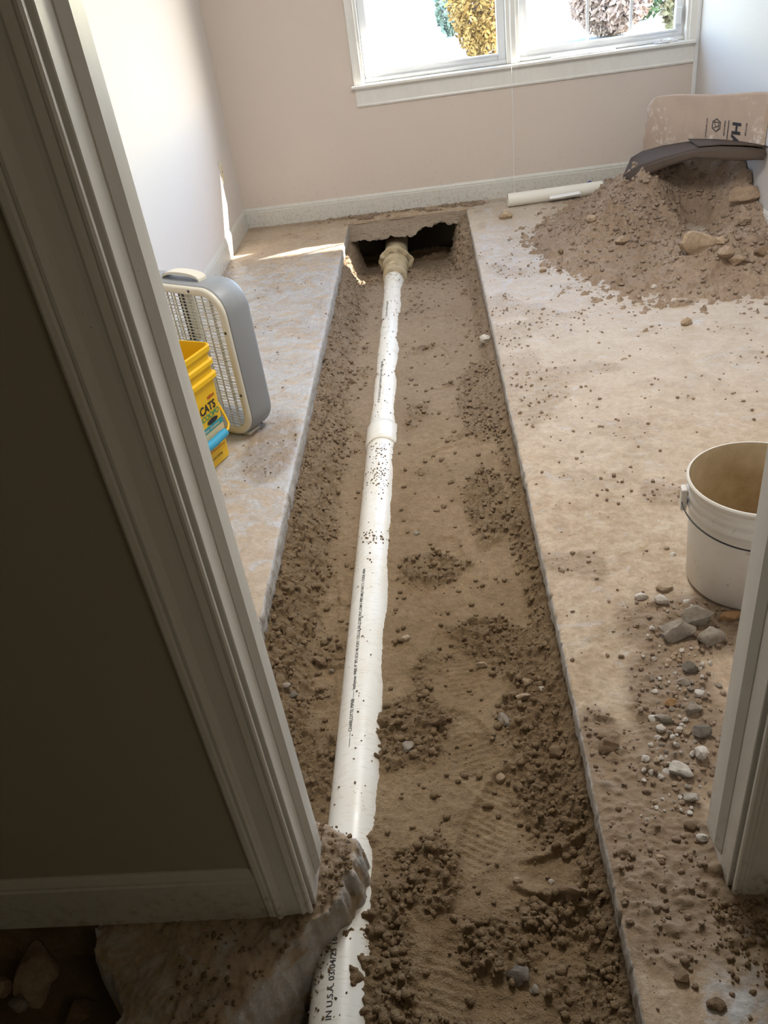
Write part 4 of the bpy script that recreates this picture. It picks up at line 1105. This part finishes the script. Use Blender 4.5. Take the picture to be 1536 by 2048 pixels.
# grit lying on the pipe
g = np.random.default_rng(3); pts = []
for (yc, sp, n) in ((2.93, .03, 40), (2.75, .06, 60), (2.68, .03, 30), (2.30, .025, 40), (2.0, .5, 40), (3.12, .3, 50), (1.3, .35, 26), (4.2, .5, 50), (5.2, .08, 40), (.93, .05, 160), (.85, .06, 60)):
    for _ in range(n):
        y = g.normal(yc, sp); a = math.radians(g.normal(88, 22)); s_ = g.uniform(.0014, .0042)*(1.25 if 2.2 < yc < 2.4 else 1)
        if yc < 1: a = math.radians(g.normal(128, 14)); s_ *= .9
        c = pcen(y); pts.append((c[0]+(PR+s_*.3)*math.cos(a), y, c[2]+(PR+s_*.3)*math.sin(a), s_))
crumbs('pipe_grit', pts, M_soil, 'dark specks of grit lying on top of the white pipe', 1)
P = scatter(46000, XR+.01, WR-.02, .55, 5.2, lambda x, y: right_relief(x, y)[0], lambda x, y: np.where((x > .43) & (y < 1.06), 0, np.where(np.hypot(x-.772, y-1.792) < .165, 0, .035+.55*right_relief(x, y)[1])), .0012, .0085, 4.0, 1.6, 12)
crumbs('slab_crumbs', P, M_pile, 'loose crumbs of dirt scattered over the right slab', .9)
P = scatter(9000, WL+.03, XL-.01, 1.2, 6.1, lambda x, y: left_relief(x, y)[0], lambda x, y: .02+.4*left_relief(x, y)[1], .0018, .0065, 4.0, 1.2, 13)
crumbs('slab_crumbs', P, M_pile, 'loose crumbs of dirt scattered over the left slab by the fan', .9)
P = scatter(14000, .45, WR-.02, 3.3, 6.05, lambda x, y: mound_z(x, y), lambda x, y: np.clip(mound_z(x, y)*5+.1, 0, .8), .003, .018, 4.0, 1, 14)
crumbs('mound_crumbs', P, M_pile, 'small lumps of earth covering the heap in the corner', .8)
P = scatter(2600, -.62, -.27, .62, 1.12, lambda x, y: np.where(sdist(x, y, poly) > .004, .003, -9), lambda x, y: np.where(sdist(x, y, poly) > .008, np.where(x > -.40, .9, .25), 0)*np.where((y > .865) & (y < 1.04) & (x < -.352), 0, 1), .0014, .0065, 3, 1, 15)
crumbs('slab_crumbs', P, M_soil, 'crumbs of soil on the broken slab end under the left jamb', .8)
P = scatter(5000, .40, 1.2, .70, .905, lambda x, y: right_relief(x, y)[0]+.0, lambda x, y: np.where((y > .862) , .0, .25+.7*blob(x, y, .50, .86, .2, .05)), .002, .008, 3, 1, 16)
crumbs('slab_crumbs', P, M_soil, 'dark crumbs of soil along the hall side of the right jamb foot', .9)
P = scatter(2200, WL+.03, .45, 6.02, 6.15, lambda x, y: x*0+.002, lambda x, y: ss(-1.1, -.6, x)*ss(.05, .4, fbm(x, y, 6, 2, 171)+.2), .003, .012, 2.5, 1, 17)
crumbs('slab_crumbs', P, M_pile, 'crumbs of earth gathered along the foot of the back baseboard', .9)

# ------------------------------------------------------------------ outdoors
M_out = mat('sunlit_yard', (.62, .59, .52), .9, .1)
t = NT(M_out); t.col(t.ramp(t.noise(.6, 6, .65), [(.3, (.32, .32, .29)), (.65, (.44, .44, .42))]))
o = MB().box(-25, 40, YB+.34, 70, -.5, -.3).build('yard_ground', M_out); o['kind'] = 'structure'
o = MB().box(-4, 9, YB+.15, 7.365, 2.72, 2.84).build('roof_eave', M_white); o['kind'] = 'structure'  # added unseen slab, cuts the sun down to a narrow band
def leafmat(name, a, b):
    m = mat(name, a, .7, .2); t = NT(m); t.col(t.ramp(t.noise(2.5, 5, .7), [(.35, b), (.65, a)])); return m
def shrub(name, label, cat, c, rx, rz, n, size, mt, seed, cone=False):
    g = np.random.default_rng(seed); V = []; Fs = []
    root = empty(name, (c[0], c[1], c[2])); tag(root, label, cat)
    for k in range(n):
        d = g.normal(size=3); d /= np.linalg.norm(d); rr = g.uniform(.45, 1)**.5
        z = d[2]*rr
        kx = rx*((1-(z+1)/2)*.95+.08)*1.3 if cone else rx
        p = np.array([d[0]*rr*kx, d[1]*rr*kx*.8, rz+z*rz])*(1+.12*math.sin(k*.37)); p[2] = max(p[2], .02)
        a = g.normal(size=3); a /= np.linalg.norm(a); b2 = np.cross(a, g.normal(size=3)); b2 /= np.linalg.norm(b2); s_ = size*g.uniform(.6, 1.4)
        i = len(V); V += [tuple(p-a*s_), tuple(p+b2*s_*.5), tuple(p+a*s_), tuple(p-b2*s_*.5)]; Fs.append((i, i+1, i+2, i+3))
    meshpy('foliage', V, Fs, mt, root)['kind'] = 'stuff'
    b = MB()
    for k in range(5): b.tube([(0, 0, -.02), (rx*.2*math.cos(k*1.3), rx*.2*math.sin(k*1.3), rz*.8), (rx*.4*math.cos(k*1.3), rx*.4*math.sin(k*1.3), rz*1.4)], [.035*rz, .025*rz, .008*rz], 6)
    b.build('stems', RK['clod'], root)
def yard(px, py): 
    p = at(px, py, -.3); return p
p = at(968, 128, -.3)
shrub('golden_shrub', 'tall golden orange shrub outside behind the left window pane', 'shrub', (p[0], p[1], -.3), .62, 1.5, 9000, .05, leafmat('golden_leaves', (.42, .25, .07), (.22, .13, .04)), 1)
p = at(906, 72, -.3); shrub('green_shrub', 'small grey-green shrub outside left of the golden shrub', 'shrub', (p[0], p[1], -.3), .42, .62, 900, .08, leafmat('green_leaves', (.24, .28, .20), (.14, .17, .12)), 2)
p = at(1222, 72, -.3); shrub('pale_shrub', 'pale pinkish shrub outside behind the right window bars', 'shrub', (p[0], p[1], -.3), .78, .75, 7000, .07, leafmat('pale_leaves', (.50, .36, .28), (.28, .20, .15)), 3)
p = at(1296, 50, -.3); shrub('conifer', 'green cone-shaped conifer outside beyond the pale shrub', 'tree', (p[0]+.15, p[1]+1.2, -.3), .70, 1.5, 6000, .07, leafmat('conifer_leaves', (.12, .17, .07), (.06, .09, .04)), 4, True)
p = at(1318, 66, -.3); shrub('low_shrub', 'low brown and green shrub outside at the right end of the window', 'shrub', (p[0]+.25, p[1]-.9, -.3), .42, .42, 1500, .08, leafmat('mixed_leaves', (.30, .26, .12), (.16, .12, .07)), 5)
